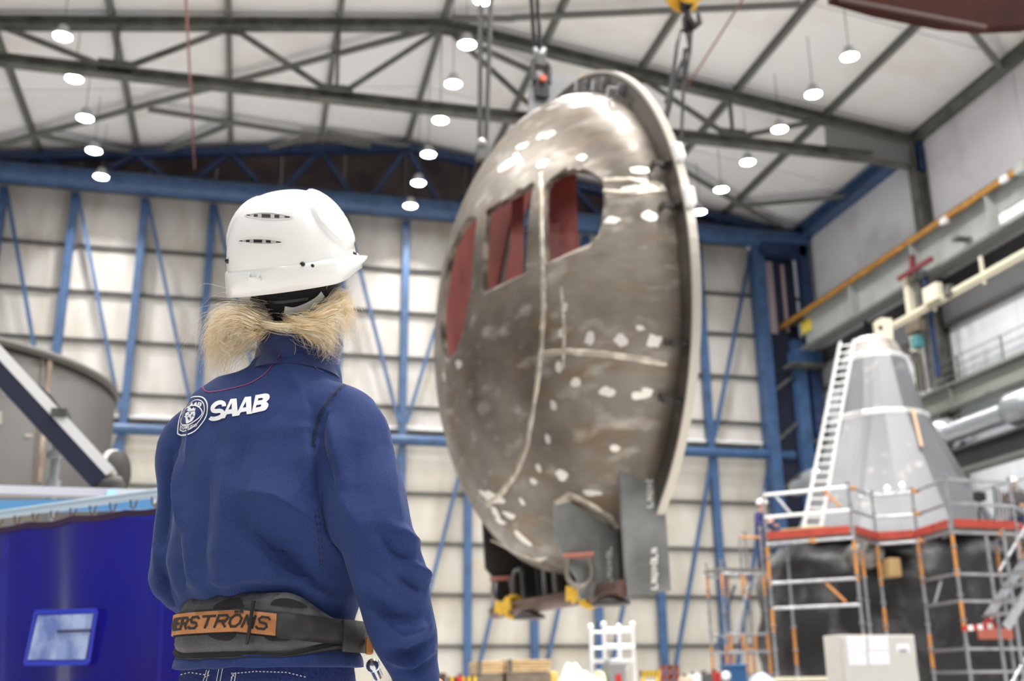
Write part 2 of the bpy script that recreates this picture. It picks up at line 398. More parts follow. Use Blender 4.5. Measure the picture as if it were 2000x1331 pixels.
# cream cable rail with its post and boxes
cb = thing('cable_rail', (20.8, 28, 12.3), 'cream cable track hung below the crane girder', 'rail')
p, q = atX(1745, 634, 20.8), atX(2060, 457, 20.8)
MB().box(((p+q)/2), (.1, (p-q).length, .12)).build('track', CREAM, cb)
MB().box(((p+q)/2)+Vector((0, 0, -.16)), (.08, (p-q).length, .07)).build('lower_track', mat('dull_cream', (176, 168, 146), .5), cb)
for px, py in ((1910, 545), (1815, 598)): MB().box(atX(px, py, 20.85)+Vector((.2, 0, .3)), (.08, .1, .9)).build('hanger', CREAM, cb)
sp = thing('service_post', (21, 30, 9.4), 'cream service post carrying switch boxes beside the cable track', 'post')
for px, w_, m_, y0_, y1_ in ((1778, .26, CREAM, 535, 770), (1796, .16, STEEL, 520, 765), (1812, .12, DBLUE, 530, 740)):
    p, q = atX(px-6, y0_, 21.1), atX(px+10, y1_, 21.1); q.y = p.y
    MB().beam(p, q, w_, w_).build('post', m_, sp)
MB().bbox(atX(1822, 574, 20.75), (.25, .75, .55), .03).build('switch_box', CREAM, sp)
MB().bbox(atX(1853, 568, 20.75), (.25, .3, .35), .03).build('junction_box', STEEL, sp)
MB().beam(atX(1755, 545, 20.8), atX(1820, 505, 20.8), .12, .14).build('red_arm', mat('dull_red', (112, 42, 46), .6), sp)
MB().beam(atX(1782, 498, 20.8), atX(1783, 532, 20.8), .14, .14).build('red_post', MT['dull_red'], sp)
MB().bbox(atX(1788, 640, 20.7), (.35, .7, .4), .05).build('floodlight', mat('dull_brown_metal', (96, 88, 76), .5), sp)
MB().bbox(atX(1792, 668, 20.7), (.3, .35, .42), .04).build('teal_unit', mat('teal_paint', (64, 118, 122), .5), sp)
for dx in (0, 9, 18):
    pts = [atX(1752+dx, 678+dx*.5, 20.9), atX(1775+dx, 690, 20.9), atX(1787+dx*.8, 715, 20.9), atX(1793+dx*.8, 765, 20.9)]
    MB().tube(pts, .045, 6).build('hose', BLACK, sp)
# mezzanine beam with railing
mz = thing('mezzanine_beam', (22, 28, 9.2), 'grey mezzanine edge beam on the crane side wall', 'beam')
MB().ibeam((21.95, 4, 9.62), (21.95, 39.5, 9.62), .5, .8, .08).build('beam', mat('mezzanine_grey', (128, 130, 124), .55), mz)
for y in range(6, 40, 4): MB().box((21.95, y, 9.62), (.4, .05, .7)).build('stiffener', MT['mezzanine_grey'], mz)
rl = thing('guard_railing', (22, 28, 10), 'thin steel guard railing above the mezzanine beam', 'railing')
for z in (10.28, 10.55, 10.85): MB().tube([(21.9, 10, z), (21.9, 39, z)], .018, 6).build('rail', GALV, rl)
for y in np.arange(12, 39, 2.2): MB().cyl((21.9, y, 10.02), (21.9, y, 10.87), .028, 6).build('railing_post', STEEL, rl)
# ventilation duct with reducers
dc = thing('ventilation_duct', (20, 26, 8), 'silver spiral ventilation duct with reducers below the mezzanine', 'duct')
p, q = Vector((20, 21, 7.82)), Vector((20, 37.5, 7.82))
MB().tube([p, q], .3, 20).build('duct_run', DUCT, dc)
for y in (24.6, 28.4, 36): MB().lathe([(.31, -.7), (.46, -.5), (.48, .3), (.31, .6)], 20, Matrix.Translation((20, y, 7.84)) @ Matrix.Rotation(-PI/2, 4, 'X'), cap=False).build('silencer', DUCT, dc)
MB().tube([(20, 28.9, 7.9), (20.2, 29.6, 8.2), (20.9, 30, 8.4), (22.2, 30, 8.4)], .28, 14).build('elbow', DUCT, dc)
for y in np.arange(22, 37, 3): MB().beam((20, y, 8.1), (21.7, y, 9.25), .05, .05).build('hanger', STEEL, dc)
c2 = thing('jib_crane_beam', (20, 26, 6.5), 'dark grey lower crane beam with pale flanges beside the grey tower', 'beam')
MB().box((20, 23, 6.93), (.08, 10.2, .56)).build('web', mat('charcoal_web', (62, 64, 66), .6), c2)
MB().box((20, 23, 7.24), (.5, 10.2, .07)).build('top_flange', DGREY, c2)
MB().box((20, 23, 6.6), (.5, 10.2, .1)).build('bottom_flange', mat('dull_flange', (110, 112, 108), .6), c2)
MB().box((19.9, 28.0, 6.9), (.35, .2, .75)).build('end_plate', GIRD, c2)
p = atX(1857, 955, 20.2); MB().beam(p, p+Vector((0, 0, 1.0)), .4, .5).build('support_bracket', STEEL, c2)
MB().beam((20, 28, 6.55), (20, 28, 0), .3, .3).build('support_post', STEEL, c2)
# ================================================================== suspended dished hull end
HO = Vector((4.03, 13.52, 5.38)); AZ, TI = math.radians(264.03), math.radians(-2.53)
HN = Vector((math.sin(AZ)*math.cos(TI), math.cos(AZ)*math.cos(TI), math.sin(TI)))
HB = HN.cross(Vector((0, 0, 1))).normalized(); HU = HB.cross(HN)
RI, RO, CD, OFF = 3.2, 3.5, 1.6, .05
def H(n, b, u): return HO+HN*n+HB*b+HU*u
HM = Matrix((HB, HU, HN)).transposed().to_4x4(); HM.translation = HO       # local z = axis of the dish
def hit(px, py, lift=0., normal=False):
    d = ray(px, py).normalized(); o = CAM-HO
    D = Vector((d.dot(HN)/CD, d.dot(HB)/RI, d.dot(HU)/RI)); Oo = Vector(((o.dot(HN)-OFF)/CD, o.dot(HB)/RI, o.dot(HU)/RI))
    a, b, c = D.dot(D), 2*D.dot(Oo), Oo.dot(Oo)-1
    q = b*b-4*a*c
    t = (-b-math.sqrt(max(q, 0)))/(2*a)
    p = CAM+d*t; l = p-HO
    g = (HN*((l.dot(HN)-OFF)/CD**2)+HB*(l.dot(HB)/RI**2)+HU*(l.dot(HU)/RI**2)).normalized()
    return (p+g*lift, g) if normal else p+g*lift
def hullmat():
    mt = mat('scoured_hull_steel', (134, 126, 115), .42, .3, noise=(.9, (88, 80, 70), .36, .66), noise2=(1.6, (122, 96, 68), .54, .74, (1, 1, 2.2)), bump=(5, .12, .02))
    nt = mt.node_tree; N = nt.nodes; L = nt.links; b = N['Principled BSDF']
    n = N.new('ShaderNodeTexNoise'); n.inputs['Scale'].default_value = 2.6; n.inputs['Detail'].default_value = 8; n.inputs['Roughness'].default_value = .7
    mp = N.new('ShaderNodeMapping'); mp.inputs['Scale'].default_value = (1, 1, 3.5); tc = N.new('ShaderNodeTexCoord'); L.new(tc.outputs['Object'], mp.inputs[0]); L.new(mp.outputs[0], n.inputs['Vector'])
    r = N.new('ShaderNodeMapRange'); r.inputs[1].default_value = .35; r.inputs[2].default_value = .7; r.inputs[3].default_value = .28; r.inputs[4].default_value = .6
    L.new(n.outputs[0], r.inputs[0]); L.new(r.outputs[0], b.inputs['Roughness'])
    # bare grinding streaks
    mx = N.new('ShaderNodeMix'); mx.data_type = 'RGBA'; old = b.inputs['Base Color'].links[0].from_socket
    n3 = N.new('ShaderNodeTexNoise'); n3.inputs['Scale'].default_value = 3.2; n3.inputs['Detail'].default_value = 7
    mp3 = N.new('ShaderNodeMapping'); mp3.inputs['Scale'].default_value = (.7, .7, 1.6); L.new(tc.outputs['Object'], mp3.inputs[0]); L.new(mp3.outputs[0], n3.inputs['Vector'])
    r3 = N.new('ShaderNodeMapRange'); r3.inputs[1].default_value = .56; r3.inputs[2].default_value = .76; r3.inputs[4].default_value = .5; L.new(n3.outputs[0], r3.inputs[0])
    L.new(r3.outputs[0], mx.inputs[0]); L.new(old, mx.inputs[6]); mx.inputs[7].default_value = lin((205, 200, 192))+(1,)
    L.new(mx.outputs[2], b.inputs['Base Color'])
    return mt
HULL = hullmat()
PRIMER = mat('red_primer', (132, 66, 60), .6, noise=(1.2, (104, 48, 44), .4, .7))
PLATE = mat('grey_plate', (140, 142, 140), .5, .15, noise=(1.5, (100, 100, 98), .4, .7))
PLATED = mat('dark_plate', (64, 60, 58), .55, .2, noise=(1.5, (44, 40, 38), .4, .7))
BRIGHT = mat('ground_and_glint_steel', (226, 222, 214), .35, .5)
SEAM = mat('weld_bead', (176, 166, 150), .4, .5, noise=(6, (214, 206, 190), .45, .6))
hull = thing('hull_end_dome', tuple(H(0, 0, -3.7)), 'huge dished steel hull end hanging from crane slings, with three window cutouts', 'hull section')
def dome_mesh():
    nb, ns = 192, 56; t = .085
    vs = []; fs = []
    def ringset(R, c, off, skirt):
        st = len(vs)
        prof = [(R, skirt)]+[(R*math.cos(PI/2*i/ns), off+c*math.sin(PI/2*i/ns)) for i in range(ns)]
        for r, n in prof:
            for j in range(nb):
                a = 2*PI*j/nb; vs.append(H(n, r*math.cos(a), r*math.sin(a)))
        vs.append(H(off+c, 0, 0))
        return st, len(prof)
    s0, k = ringset(RI, CD, OFF, -.18); s1, _ = ringset(RI-t, CD-t, OFF, -.18)
    for s, flip in ((s0, 0), (s1, 1)):
        for i in range(k-1):
            for j in range(nb):
                q = (s+i*nb+j, s+i*nb+(j+1) % nb, s+(i+1)*nb+(j+1) % nb, s+(i+1)*nb+j); fs.append(q[::-1] if flip else q)
        ap = s+k*nb
        for j in range(nb):
            q = (s+(k-1)*nb+j, s+(k-1)*nb+(j+1) % nb, ap); fs.append(q[::-1] if flip else q)
    for j in range(nb): fs.append((s0+(j+1) % nb, s0+j, s1+j, s1+(j+1) % nb))
    me = bpy.data.meshes.new('shell'); me.from_pydata([tuple(v) for v in vs], [], fs)
    bm = bmesh.new(); bm.from_mesh(me); bmesh.ops.recalc_face_normals(bm, faces=bm.faces); bm.to_mesh(me); bm.free()
    return me
WINS = [[(1066, 366), (1074, 351), (1095, 339), (1122, 331), (1148, 335), (1167, 345), (1178, 362), (1179, 400), (1174, 440), (1168, 460), (1152, 476), (1126, 487), (1095, 502), (1067, 515), (1064, 440)],
        [(950, 411), (975, 396), (1010, 376), (1041, 359), (1035, 403), (1029, 478), (1027, 533), (990, 550), (943, 574), (943, 500)],
        [(919, 424), (931, 428), (926, 478), (921, 563), (906, 645), (892, 684), (876, 704), (867, 696), (861, 660), (861, 600), (868, 545), (880, 490), (898, 450)]]
shell = bpy.data.objects.new('shell', dome_mesh()); COL.objects.link(shell)
cut = []
for w_ in WINS:
    n = len(w_); P = [hit(*p, normal=True) for p in w_]
    c = sum((p for p, g in P), Vector())/n; gm = sum((g for p, g in P), Vector()).normalized()
    vs = [p+gm*.35+(p-c)*.02 for p, g in P]+[p-gm*.35-(p-c)*.02 for p, g in P]
    me = bpy.data.meshes.new('cut'); me.from_pydata([tuple(v) for v in vs], [], [tuple(range(n)), tuple(reversed(range(n, 2*n)))]+[(i, n+i, n+(i+1) % n, (i+1) % n) for i in range(n)])
    bm = bmesh.new(); bm.from_mesh(me); bmesh.ops.recalc_face_normals(bm, faces=bm.faces); bmesh.ops.triangulate(bm, faces=[f for f in bm.faces if len(f.verts) > 4]); bm.to_mesh(me); bm.free()
    co = bpy.data.objects.new('cut', me); COL.objects.link(co); cut.append(co)
    md = shell.modifiers.new('b', 'BOOLEAN'); md.operation = 'DIFFERENCE'; md.object = co; md.solver = 'EXACT'
dg = bpy.context.evaluated_depsgraph_get()
me = bpy.data.meshes.new_from_object(shell.evaluated_get(dg))
bpy.data.objects.remove(shell)
for co in cut: bpy.data.objects.remove(co)
me.materials.clear()
for m_ in (HULL, PRIMER, mat('cut_edge_steel', (140, 130, 118), .5, .4, noise=(4, (70, 60, 54), .4, .6))): me.materials.append(m_)
for p in me.polygons:
    l = p.center-HO; e = ((l.dot(HN)-OFF)/CD)**2+(l.dot(HB)**2+l.dot(HU)**2)/RI**2 if l.dot(HN) > OFF else (l.dot(HB)**2+l.dot(HU)**2)/RI**2
    nr = p.normal; out = (HN*(max(l.dot(HN)-OFF, 0)/CD**2)+HB*(l.dot(HB)/RI**2)+HU*(l.dot(HU)/RI**2)).normalized()
    dt = nr.dot(out)
    p.material_index = 0 if dt > .6 else (1 if dt < -.6 else 2); p.use_smooth = abs(dt) > .6
o = obj('shell', me, hull); o.data.transform(Matrix.Translation(-parent_loc(hull)))
# red primed frames inside the dish
for pix in ([(1060, 335), (1124, 322), (1131, 500), (1058, 525)], [(1000, 370), (1024, 362), (1022, 560), (995, 570)]):
    P = []
    for px, py in pix:
        q, g = hit(px, py, normal=True); P.append(q+(q-CAM).normalized()*.5)
    MB().prism(P, (P[0]-CAM).normalized()*.04).build('inner_frame', PRIMER, hull)
# flange ring with machined rim
def annulus(r0, r1, n0, n1, name, m_, seg=128):
    b = MB(); vs = []
    for r, n in ((r0, n0), (r1, n0), (r1, n1), (r0, n1)):
        vs += [H(n, r*math.cos(2*PI*j/seg), r*math.sin(2*PI*j/seg)) for j in range(seg)]
    fs = [(a*seg+j, a*seg+(j+1) % seg, ((a+1) % 4)*seg+(j+1) % seg, ((a+1) % 4)*seg+j) for a in range(4) for j in range(seg)]
    b.add(vs, fs); return b.build(name, m_, hull)
annulus(RI-.12, RO-.035, -.06, .0, 'flange', mat('flange_dark', (86, 80, 74), .5, .3, noise=(2, (60, 56, 52), .4, .7)))
annulus(RO-.035, RO, -.08, .02, 'flange_rim', mat('rim_bright', (190, 184, 174), .4, .5))
# dogs (clips) welded on the flange face
for px, py in ((1152, 172), (1184, 178), (1213, 195), (1304, 326), (1318, 412), (1325, 670), (1318, 776)):
    p = atP(px, py, HO, HN); l = p-HO; a = math.atan2(l.dot(HU), l.dot(HB)); r = RI+.14
    rad = HB*math.cos(a)+HU*math.sin(a); tan = HB*-math.sin(a)+HU*math.cos(a)
    c = HO+rad*r; b = MB()
    M3 = Matrix((HN, rad, tan)).transposed()
    b.box(c+HN*.1, (.2, .03, .07), M3); b.box(c+HN*.19-rad*.05, (.03, .13, .07), M3); b.box(c+HN*.04, (.08, .15, .03), M3)
    b.build('flange_dog', PLATED if py > 300 else GALV, hull)
for px, py in ((1322, 300), (1345, 385)):
    p = atP(px-4, py, HO, HN); l = p-HO; a = math.atan2(l.dot(HU), l.dot(HB)); rad = HB*math.cos(a)+HU*math.sin(a); tan = HB*-math.sin(a)+HU*math.cos(a)
    MB().bbox(HO+rad*(RO+.04)-HN*.03, (.1, .09, .22), .01, Matrix((HN, rad, tan)).transposed()).build('rim_tab', WHITE, hull)
# weld seams, bright ground patches and a few painted lamp glints
def onhull(px, w_=.035, name='weld_seam', m_=SEAM):
    pts = []
    for (a, b) in zip(px[:-1], px[1:]):
        k = max(2, int(math.hypot(b[0]-a[0], b[1]-a[1])/12))
        pts += [(a[0]+(b[0]-a[0])*i/k, a[1]+(b[1]-a[1])*i/k) for i in range(k)]
    pts.append(px[-1]); P = [hit(*p, normal=True) for p in pts]
    vs = []; fs = []
    for i, (p, g) in enumerate(P):
        d = (P[min(i+1, len(P)-1)][0]-P[max(i-1, 0)][0]).normalized(); s = d.cross(g).normalized(); ww = w_*(.75+.5*random.random())
        vs += [p-s*ww+g*.001, p-s*ww*.5+g*.012, p+s*ww*.5+g*.012, p+s*ww+g*.001]
        if i: fs += [((i-1)*4+j, (i-1)*4+j+1, i*4+j+1, i*4+j) for j in range(3)]
    b = MB(); b.add(vs, fs, True); return b.build(name, m_, hull)
onhull([(1056, 338), (1057, 420), (1060, 520), (1062, 600), (1058, 680), (1048, 760), (1036, 830), (1030, 870), (1008, 925), (976, 968), (950, 985)], .035)
onhull([(1060, 690), (1110, 686), (1180, 692), (1240, 700), (1302, 711)], .03)
onhull([(1085, 985), (1115, 968), (1150, 985), (1190, 1010), (1205, 1030)], .045)
onhull([(960, 1055), (1010, 1080), (1060, 1100)], .03)
onhull([(1180, 352), (1230, 350), (1290, 362)], .03); onhull([(1178, 372), (1240, 378), (1296, 372)], .025)
onhull([(1096, 560), (1102, 640), (1100, 720)], .02)
def patch(px, py, rx, ry, rot=0):
    p, g = hit(px, py, normal=True); u = (UP-g*UP.dot(g)).normalized(); s = g.cross(u)
    vs = [p+g*.006]; n = 12; sc = (p-CAM).length/FPX; c_ = max(abs((p-CAM).normalized().dot(g)), .35)
    for j in range(n):
        a = 2*PI*j/n; k = .75+.5*random.random(); x, y = rx*math.cos(a)*k*sc/c_, ry*math.sin(a)*k*sc
        x, y = x*math.cos(rot)-y*math.sin(rot), x*math.sin(rot)+y*math.cos(rot)
        q = p+s*x+u*y; l = q-HO
        e = math.sqrt(max((l.dot(HN)-OFF), 0)**2/CD**2+(l.dot(HB)**2+l.dot(HU)**2)/RI**2)
        vs.append(HO+HN*OFF+(l-HN*OFF)/e+g*.005)
    b = MB(); b.add(vs, [(0, 1+j, 1+(j+1) % n) for j in range(n)], True); b.build('ground_and_glint_patch', BRIGHT, hull)
for q in [(1153, 660, 11, 16), (1212, 664, 13, 14), (1278, 666, 14, 14), (1098, 650, 6, 10), (1093, 718, 7, 12), (1126, 748, 10, 9), (1186, 765, 14, 10), (1252, 773, 18, 8), (1265, 765, 12, 7),
          (1082, 792, 6, 11), (1070, 858, 5, 11), (1052, 914, 5, 9), (1042, 940, 6, 7), (1097, 928, 10, 11), (1155, 962, 15, 8), (960, 972, 17, 13), (968, 1000, 6, 14), (996, 1006, 9, 8), (978, 1018, 8, 7),
          (1020, 980, 4, 9), (1200, 875, 10, 9), (1195, 430, 14, 8), (1268, 423, 14, 11), (1250, 332, 15, 9), (1275, 365, 20, 10), (1240, 368, 22, 8), (1060, 320, 8, 8), (1058, 265, 6, 8), (1075, 262, 8, 10),  # the group high up near the flange paints lamp highlights
          (1020, 285, 8, 8), (1012, 310, 14, 6, .6), (990, 322, 12, 14), (1137, 307, 7, 7), (1135, 205, 9, 7), (1080, 210, 7, 5), (1135, 1110, 7, 5), (1055, 1092, 14, 5, -.4), (1020, 1050, 8, 14, .8), (1104, 600, 5, 9), 
          (1062, 560, 6, 8), (1060, 640, 6, 7), (897, 712, 7, 9), (868, 735, 5, 9), (1250, 640, 9, 5), (1130, 690, 10, 5)]:
    patch(*q)
# cradle under the dish: two lifting-lug plates, near end plate, transverse back plate, foot tube
def plate(b0, pix, th, name, m_):
    P = [atP(px, py, H(0, b0, 0), HB) for px, py in pix]
    return MB().prism(P, HB*th).build(name, m_, hull)
plate(-2.15, [(1209, 893), (1230, 905), (1262, 913), (1284, 917), (1297, 960), (1311, 1154), (1226, 1166)], .06, 'end_plate', PLATE)
plate(-1.5, [(1084, 988), (1086, 1050), (1103, 1090), (1128, 1128), (1135, 1172), (1212, 1160), (1205, 1040), (1150, 1000), (1110, 980)], .06, 'lug_plate', PLATE)
plate(2.2, [(943, 1010), (949, 1110), (972, 1138), (968, 1200), (1040, 1197), (1040, 1080), (990, 1050)], .06, 'lug_plate', PLATED)
b = MB(); b.prism([H(.02, -2.1, -2.3), H(.02, 2.2, -2.3), H(.02, 2.2, -3.55), H(.02, -2.1, -3.6)], HN*.04); b.build('transverse_plate', PLATED, hull)
for bb in (-1.6, -.1, .5, 1.1, 1.6): MB().box(H(.14, bb, -3.2), (.05, .2, .7), Matrix((HB, HN, HU)).transposed()).build('stiffener', PLATED, hull)
MB().tube([H(.45, -2.12, -3.54), H(.45, 2.3, -3.52)], .1, 16).build('foot_tube', mat('rusty_tube', (112, 88, 78), .5, .3, noise=(3, (80, 60, 52), .4, .7)), hull)
for bb in (.9, -1.7):
    MB().lathe([(.02, -.03), (.2, -.03), (.2, .0), (.1, .05)], 16, Matrix.Translation(H(.45, bb, -3.66)) @ Matrix.Diagonal((1, 1.8, 1, 1))).build('foot_pad', PLATED, hull)
for bb in (.3, 1.5):
    MB().tube([H(.3, bb, -3.5), H(.3, bb, -3.05), H(.3, bb+.08, -2.98), H(.3, bb+.3, -2.98), H(.3, bb+.38, -3.05), H(.3, bb+.38, -3.5)], .03, 8).build('grab_handle', PLATE, hull)
CH = mat('chalk_white', (214, 214, 208), .8)
def scrawl(b0, x0, x1, y0, y1, n):
    """chalked erection marks, written upwards on a plate"""
    b = MB(); dx = x1-x0
    k = 0; y = y1; gl = (y1-y0)/n
    GL = [[(0, 0), (1, 0), (1, 1)], [(0, 0), (1, .3), (0, .6), (1, .9)], [(0, .1), (1, .1), (1, .8), (0, .8)], [(0, .4), (1, .4), (.5, .1), (.5, .9)], [(1, .1), (0, .1), (0, .8), (1, .8), (1, .4)]]
    for i in range(n):
        for a, c in zip(GL[i % 5][:-1], GL[i % 5][1:]):
            P = [atP(x0+dx*p[0], y-gl*.85*p[1], H(0, b0-.004, 0), HB) for p in (a, c)]
            b.beam(P[0], P[1], .02, .008, HB)
        y -= gl
    b.build('chalk_marks', CH, hull)
scrawl(-2.15, 1264, 1274, 918, 990, 6); scrawl(-2.15, 1272, 1283, 1068, 1150, 7); scrawl(-1.5, 1186, 1194, 1066, 1140, 6)
# crown lug
L1 = [atP(px, py, H(0, 0, 0), HB) for px, py in ((1034, 226), (1036, 165), (1046, 148), (1072, 142), (1150, 150), (1150, 190), (1090, 196))]
MB().prism(L1, HB*.07).build('crown_lug', mat('lug_pale_grey', (146, 148, 152), .5, .1, noise=(2, (122, 123, 126), .4, .7)), hull)
p = atP(1146, 155, H(0, -.03, 0), HB); MB().box(p, (.2, .12, .1)).build('yellow_chock', YELLOW, hull)
# shackles with bows hung on the lug plates
def shackle(c, size, axis, label, par=None):
    """bow shackle: two eyes, pin and a bow below"""
    t = thing('bow_shackle', tuple(c), label, 'shackle', 'shackles on the hull lugs')
    ax = Vector(axis).normalized(); dn = Vector((0, 0, -1)); dn = (dn-ax*dn.dot(ax)).normalized(); k = size
    pts = [c+ax*(-.5*k)]
    for i in range(13):
        a = PI*i/12; pts.append(c+dn*(.75*k)+ax*(-math.cos(a)*.62*k)+dn*(math.sin(a)*.75*k))
    pts.append(c+ax*(.5*k))
    MB().tube(pts, .13*k, 10).build('bow', mat('shackle_grey', (150, 142, 132), .4, .6), t)
    MB().cyl(c-ax*(.75*k), c+ax*(.75*k), .15*k, 10).build('pin', mat('shackle_pin', (170, 110, 96), .5, .3), t)
    return t
shackle(atP(1130, 1085, H(0, -1.58, 0), HB), .23, HB*.5+HN, 'steel bow shackle hanging on the nearer lug plate under the hull end')
shackle(atP(980, 1130, H(0, 2.13, 0), HB), .23, HB*.5+HN, 'steel bow shackle hanging on the farther lug plate under the hull end')
YW = mat('yellow_webbing', (232, 190, 60), .8, noise=(20, (200, 150, 40), .4, .7))
def webbing(px, py, label):
    c = atP(px, py, H(.45, 0, 0), HN)
    t = thing('webbing_sling', tuple(c), label, 'sling', 'yellow slings on the foot tube')
    b = MB(); b.tube([c+HN*(.13*math.cos(a))+HU*(.13*math.sin(a)) for a in np.linspace(0, 2*PI, 14)[:-1]], .05, 6, closed=True); b.build('loop', YW, t)
    for s in (-1, 1):
        b = MB(); q = c+HN*.14
        b.prism([q, q+HB*(s*.12)+HU*.08, q+HB*(s*.3)+HU*.12, q+HB*(s*.33)-HU*.06, q+HB*(s*.24)-HU*.02, q+HB*(s*.14)-HU*.1], HN*.03); b.build('tail', YW, t)
webbing(1003, 1186, 'yellow webbing sling tied to the far end of the foot tube')
webbing(1152, 1160, 'yellow webbing sling tied to the foot tube by the near shackle')
# ================================================================== crane tackle
ROPE = mat('wire_rope', (58, 58, 58), .5, .4)
def rope(pts, r=.022): return MB().tube(pts, r, 6)
t = thing('wire_sling', tuple(H(0, 0, 3.5)), 'twin wire sling running down to the crown lug of the hull end', 'sling')
e = H(.7, 0, 3.5); e = atP(1056, 150, H(0, 0, 0), HB)
top = [atY(1034, -60, e.y-.6), atY(1046, -60, e.y-.6)]
for q, s in zip(top, (-6, 5)):
    pts = [q, atY(1050+s, 95, e.y)]; rope(pts, .03).build('wire', ROPE, t)
MB().tube([atY(1044, 95, e.y), atY(1050, 112, e.y), atY(1058, 112, e.y), atY(1062, 95, e.y)], .05, 8).build('thimble', GALV, t)
MB().bbox(atY(1055, 120, e.y), (.16, .16, .24), .03).build('swivel', STEEL, t)
sh = thing('bow_shackle', tuple(e), 'dark bow shackle with orange pin at the crown lug', 'shackle')
pts = [e+Vector((math.sin(a)*.16, 0, .12-math.cos(a)*.2)) for a in np.linspace(-2.2, 2.2, 13)]
MB().tube([e+Vector((-.1, -.06, -.12))]+[e+Vector((.12*math.cos(a), -.03, .1+.14*math.sin(a))) for a in np.linspace(PI, 0, 9)]+[e+Vector((.1, -.06, -.12))], .045, 8).build('bow', BLACK, sh)
MB().cyl(e+Vector((0, -.16, -.1)), e+Vector((0, .16, -.1)), .05, 10).build('pin', mat('orange_pin', (206, 96, 70), .5), sh)
MB().box(e+Vector((0, -.06, -.22)), (.2, .06, .3)).build('cheek', BLACK, sh)
t = thing('wire_sling', tuple(atY(940, 330, 15)), 'twin wire sling dropping behind the hull end to its far lug', 'sling')
for a, b_ in ((936, 937), (958, 949)):
    rope([atY(a+3, -60, 15.0), atY(b_, 285, 15.0)], .04).build('wire', ROPE, t)
MB().bbox(atY(943, 300, 15.0), (.2, .2, .34), .04).build('socket', STEEL, t)
MB().tube([atY(938, 312, 15), atY(934, 330, 15.1), atY(928, 348, 15.2)], .06, 8).build('link', BLACK, t)
MB().ball(atY(941, 278, 14.9), .07, 10).build('nut', GALV, t)
hk = thing('crane_hook_block', tuple(atY(1336, 10, 12.4)), 'yellow and black crane hook block at the top edge above the ring', 'hook')
c = atY(1336, -12, 12.4)
for s in (-1, 1): MB().lathe([(.01, 0), (.24, 0), (.26, .03), (.24, .06), (.01, .06)], 20, Matrix.Translation(c+Vector((0, s*.12, 0))) @ Matrix.Rotation(PI/2, 4, 'X')).build('sheave_cheek', mat('crane_yellow', (206, 158, 44), .5), hk)
MB().bbox(c+Vector((.02, -.02, .0)), (.14, .3, .5), .03).build('block', BLACK, hk)
MB().tube([c+Vector((.02, 0, -.2)), c+Vector((.05, 0, -.42)), c+Vector((.13, 0, -.52)), c+Vector((.2, 0, -.44)), c+Vector((.2, 0, -.3))], [.05, .06, .06, .05, .03], 8).build('hook', BLACK, hk)
t = thing('chain_sling', tuple(atY(1300, 240, 12.6)), 'black sling legs hanging from the yellow hook block beside the ring', 'sling')
for pts, r in (([(1342, 62), (1328, 58), (1322, 90), (1311, 170), (1300, 200)], .028), ([(1342, 60), (1346, 90), (1328, 130), (1312, 175)], .026), ([(1345, 62), (1352, 40), (1348, 100), (1335, 170), (1330, 290)], .022),
               ([(1311, 170), (1305, 210), (1297, 240)], .045), ([(1338, 95), (1336, 150)], .03)):
    rope([atY(x, y, 12.5) for x, y in pts], r).build('sling_leg', BLACK, t)
MB().bbox(atY(1340, 45, 12.5), (.1, .12, .26), .03).build('master_link', BLACK, t)
# crane bridge underside, top corner
br = thing('crane_bridge_girder', tuple(atY(1850, 30, 12.0)), 'dark red brown crane bridge girder at the top corner of the photo', 'girder')
P = [atY(px, py, 12.0) for px, py in ((1630, -8), (1720, 18), (1850, 44), (1925, 51), (2010, 48), (2080, 20), (2080, -120), (1630, -120))]
MB().prism(P, (0, .2, 0)).build('web_box', mat('oxide_red', (58, 28, 22), .85, noise=(1.5, (44, 22, 18), .4, .7), spec=.15), br)
MB().beam(atY(1640, -2, 11.97), atY(1925, 53, 11.97), .06, .05).build('bottom_flange', mat('oxide_dark', (62, 36, 32), .6), br)
for pts, lab in (([(362, -20, 20), (380, 330, 38.5)], 'thin red cable hanging over the far girder'), ([(1462, -20, 24), (1345, 165, 29)], 'thin pale red cable under the roof beside the ring')):
    b = MB().tube([atY(*p) for p in pts], .03, 5); o = b.build('hanging_cable', mat('faded_red_cable', (150, 100, 100), .6), None); tag(o, lab, 'cable')
# ================================================================== tank, boom and welding curtain
TK = mat('tank_grey', (76, 74, 71), .6, .1, noise=(.7, (60, 58, 56), .4, .7), bump=(2, .1))
tk = thing('steel_tank', (-4.32, 13.72, 0), 'big dark grey cylindrical steel section behind the blue welding curtain', 'tank')
TM = Matrix.Translation((-4.32, 13.72, 0))
MB().lathe([(2.6, 0), (2.6, 4.32), (2.54, 4.32), (2.54, 0)], 96, TM, cap=False).build('shell', TK, tk)
MB().lathe([(2.605, 4.25), (2.63, 4.25), (2.63, 4.34), (2.53, 4.34)], 96, TM, cap=False).build('rim', mat('tank_rim', (76, 74, 70), .5), tk)
def ontank(px, py, lift=.01):
    d = ray(px, py); ox, oy = CAM.x+4.32, CAM.y-13.72; a = d.x**2+d.y**2; b = 2*(ox*d.x+oy*d.y); c = ox*ox+oy*oy-(2.6+lift)**2
    return CAM+d*((-b-math.sqrt(max(b*b-4*a*c, 0)))/(2*a))
b = MB()
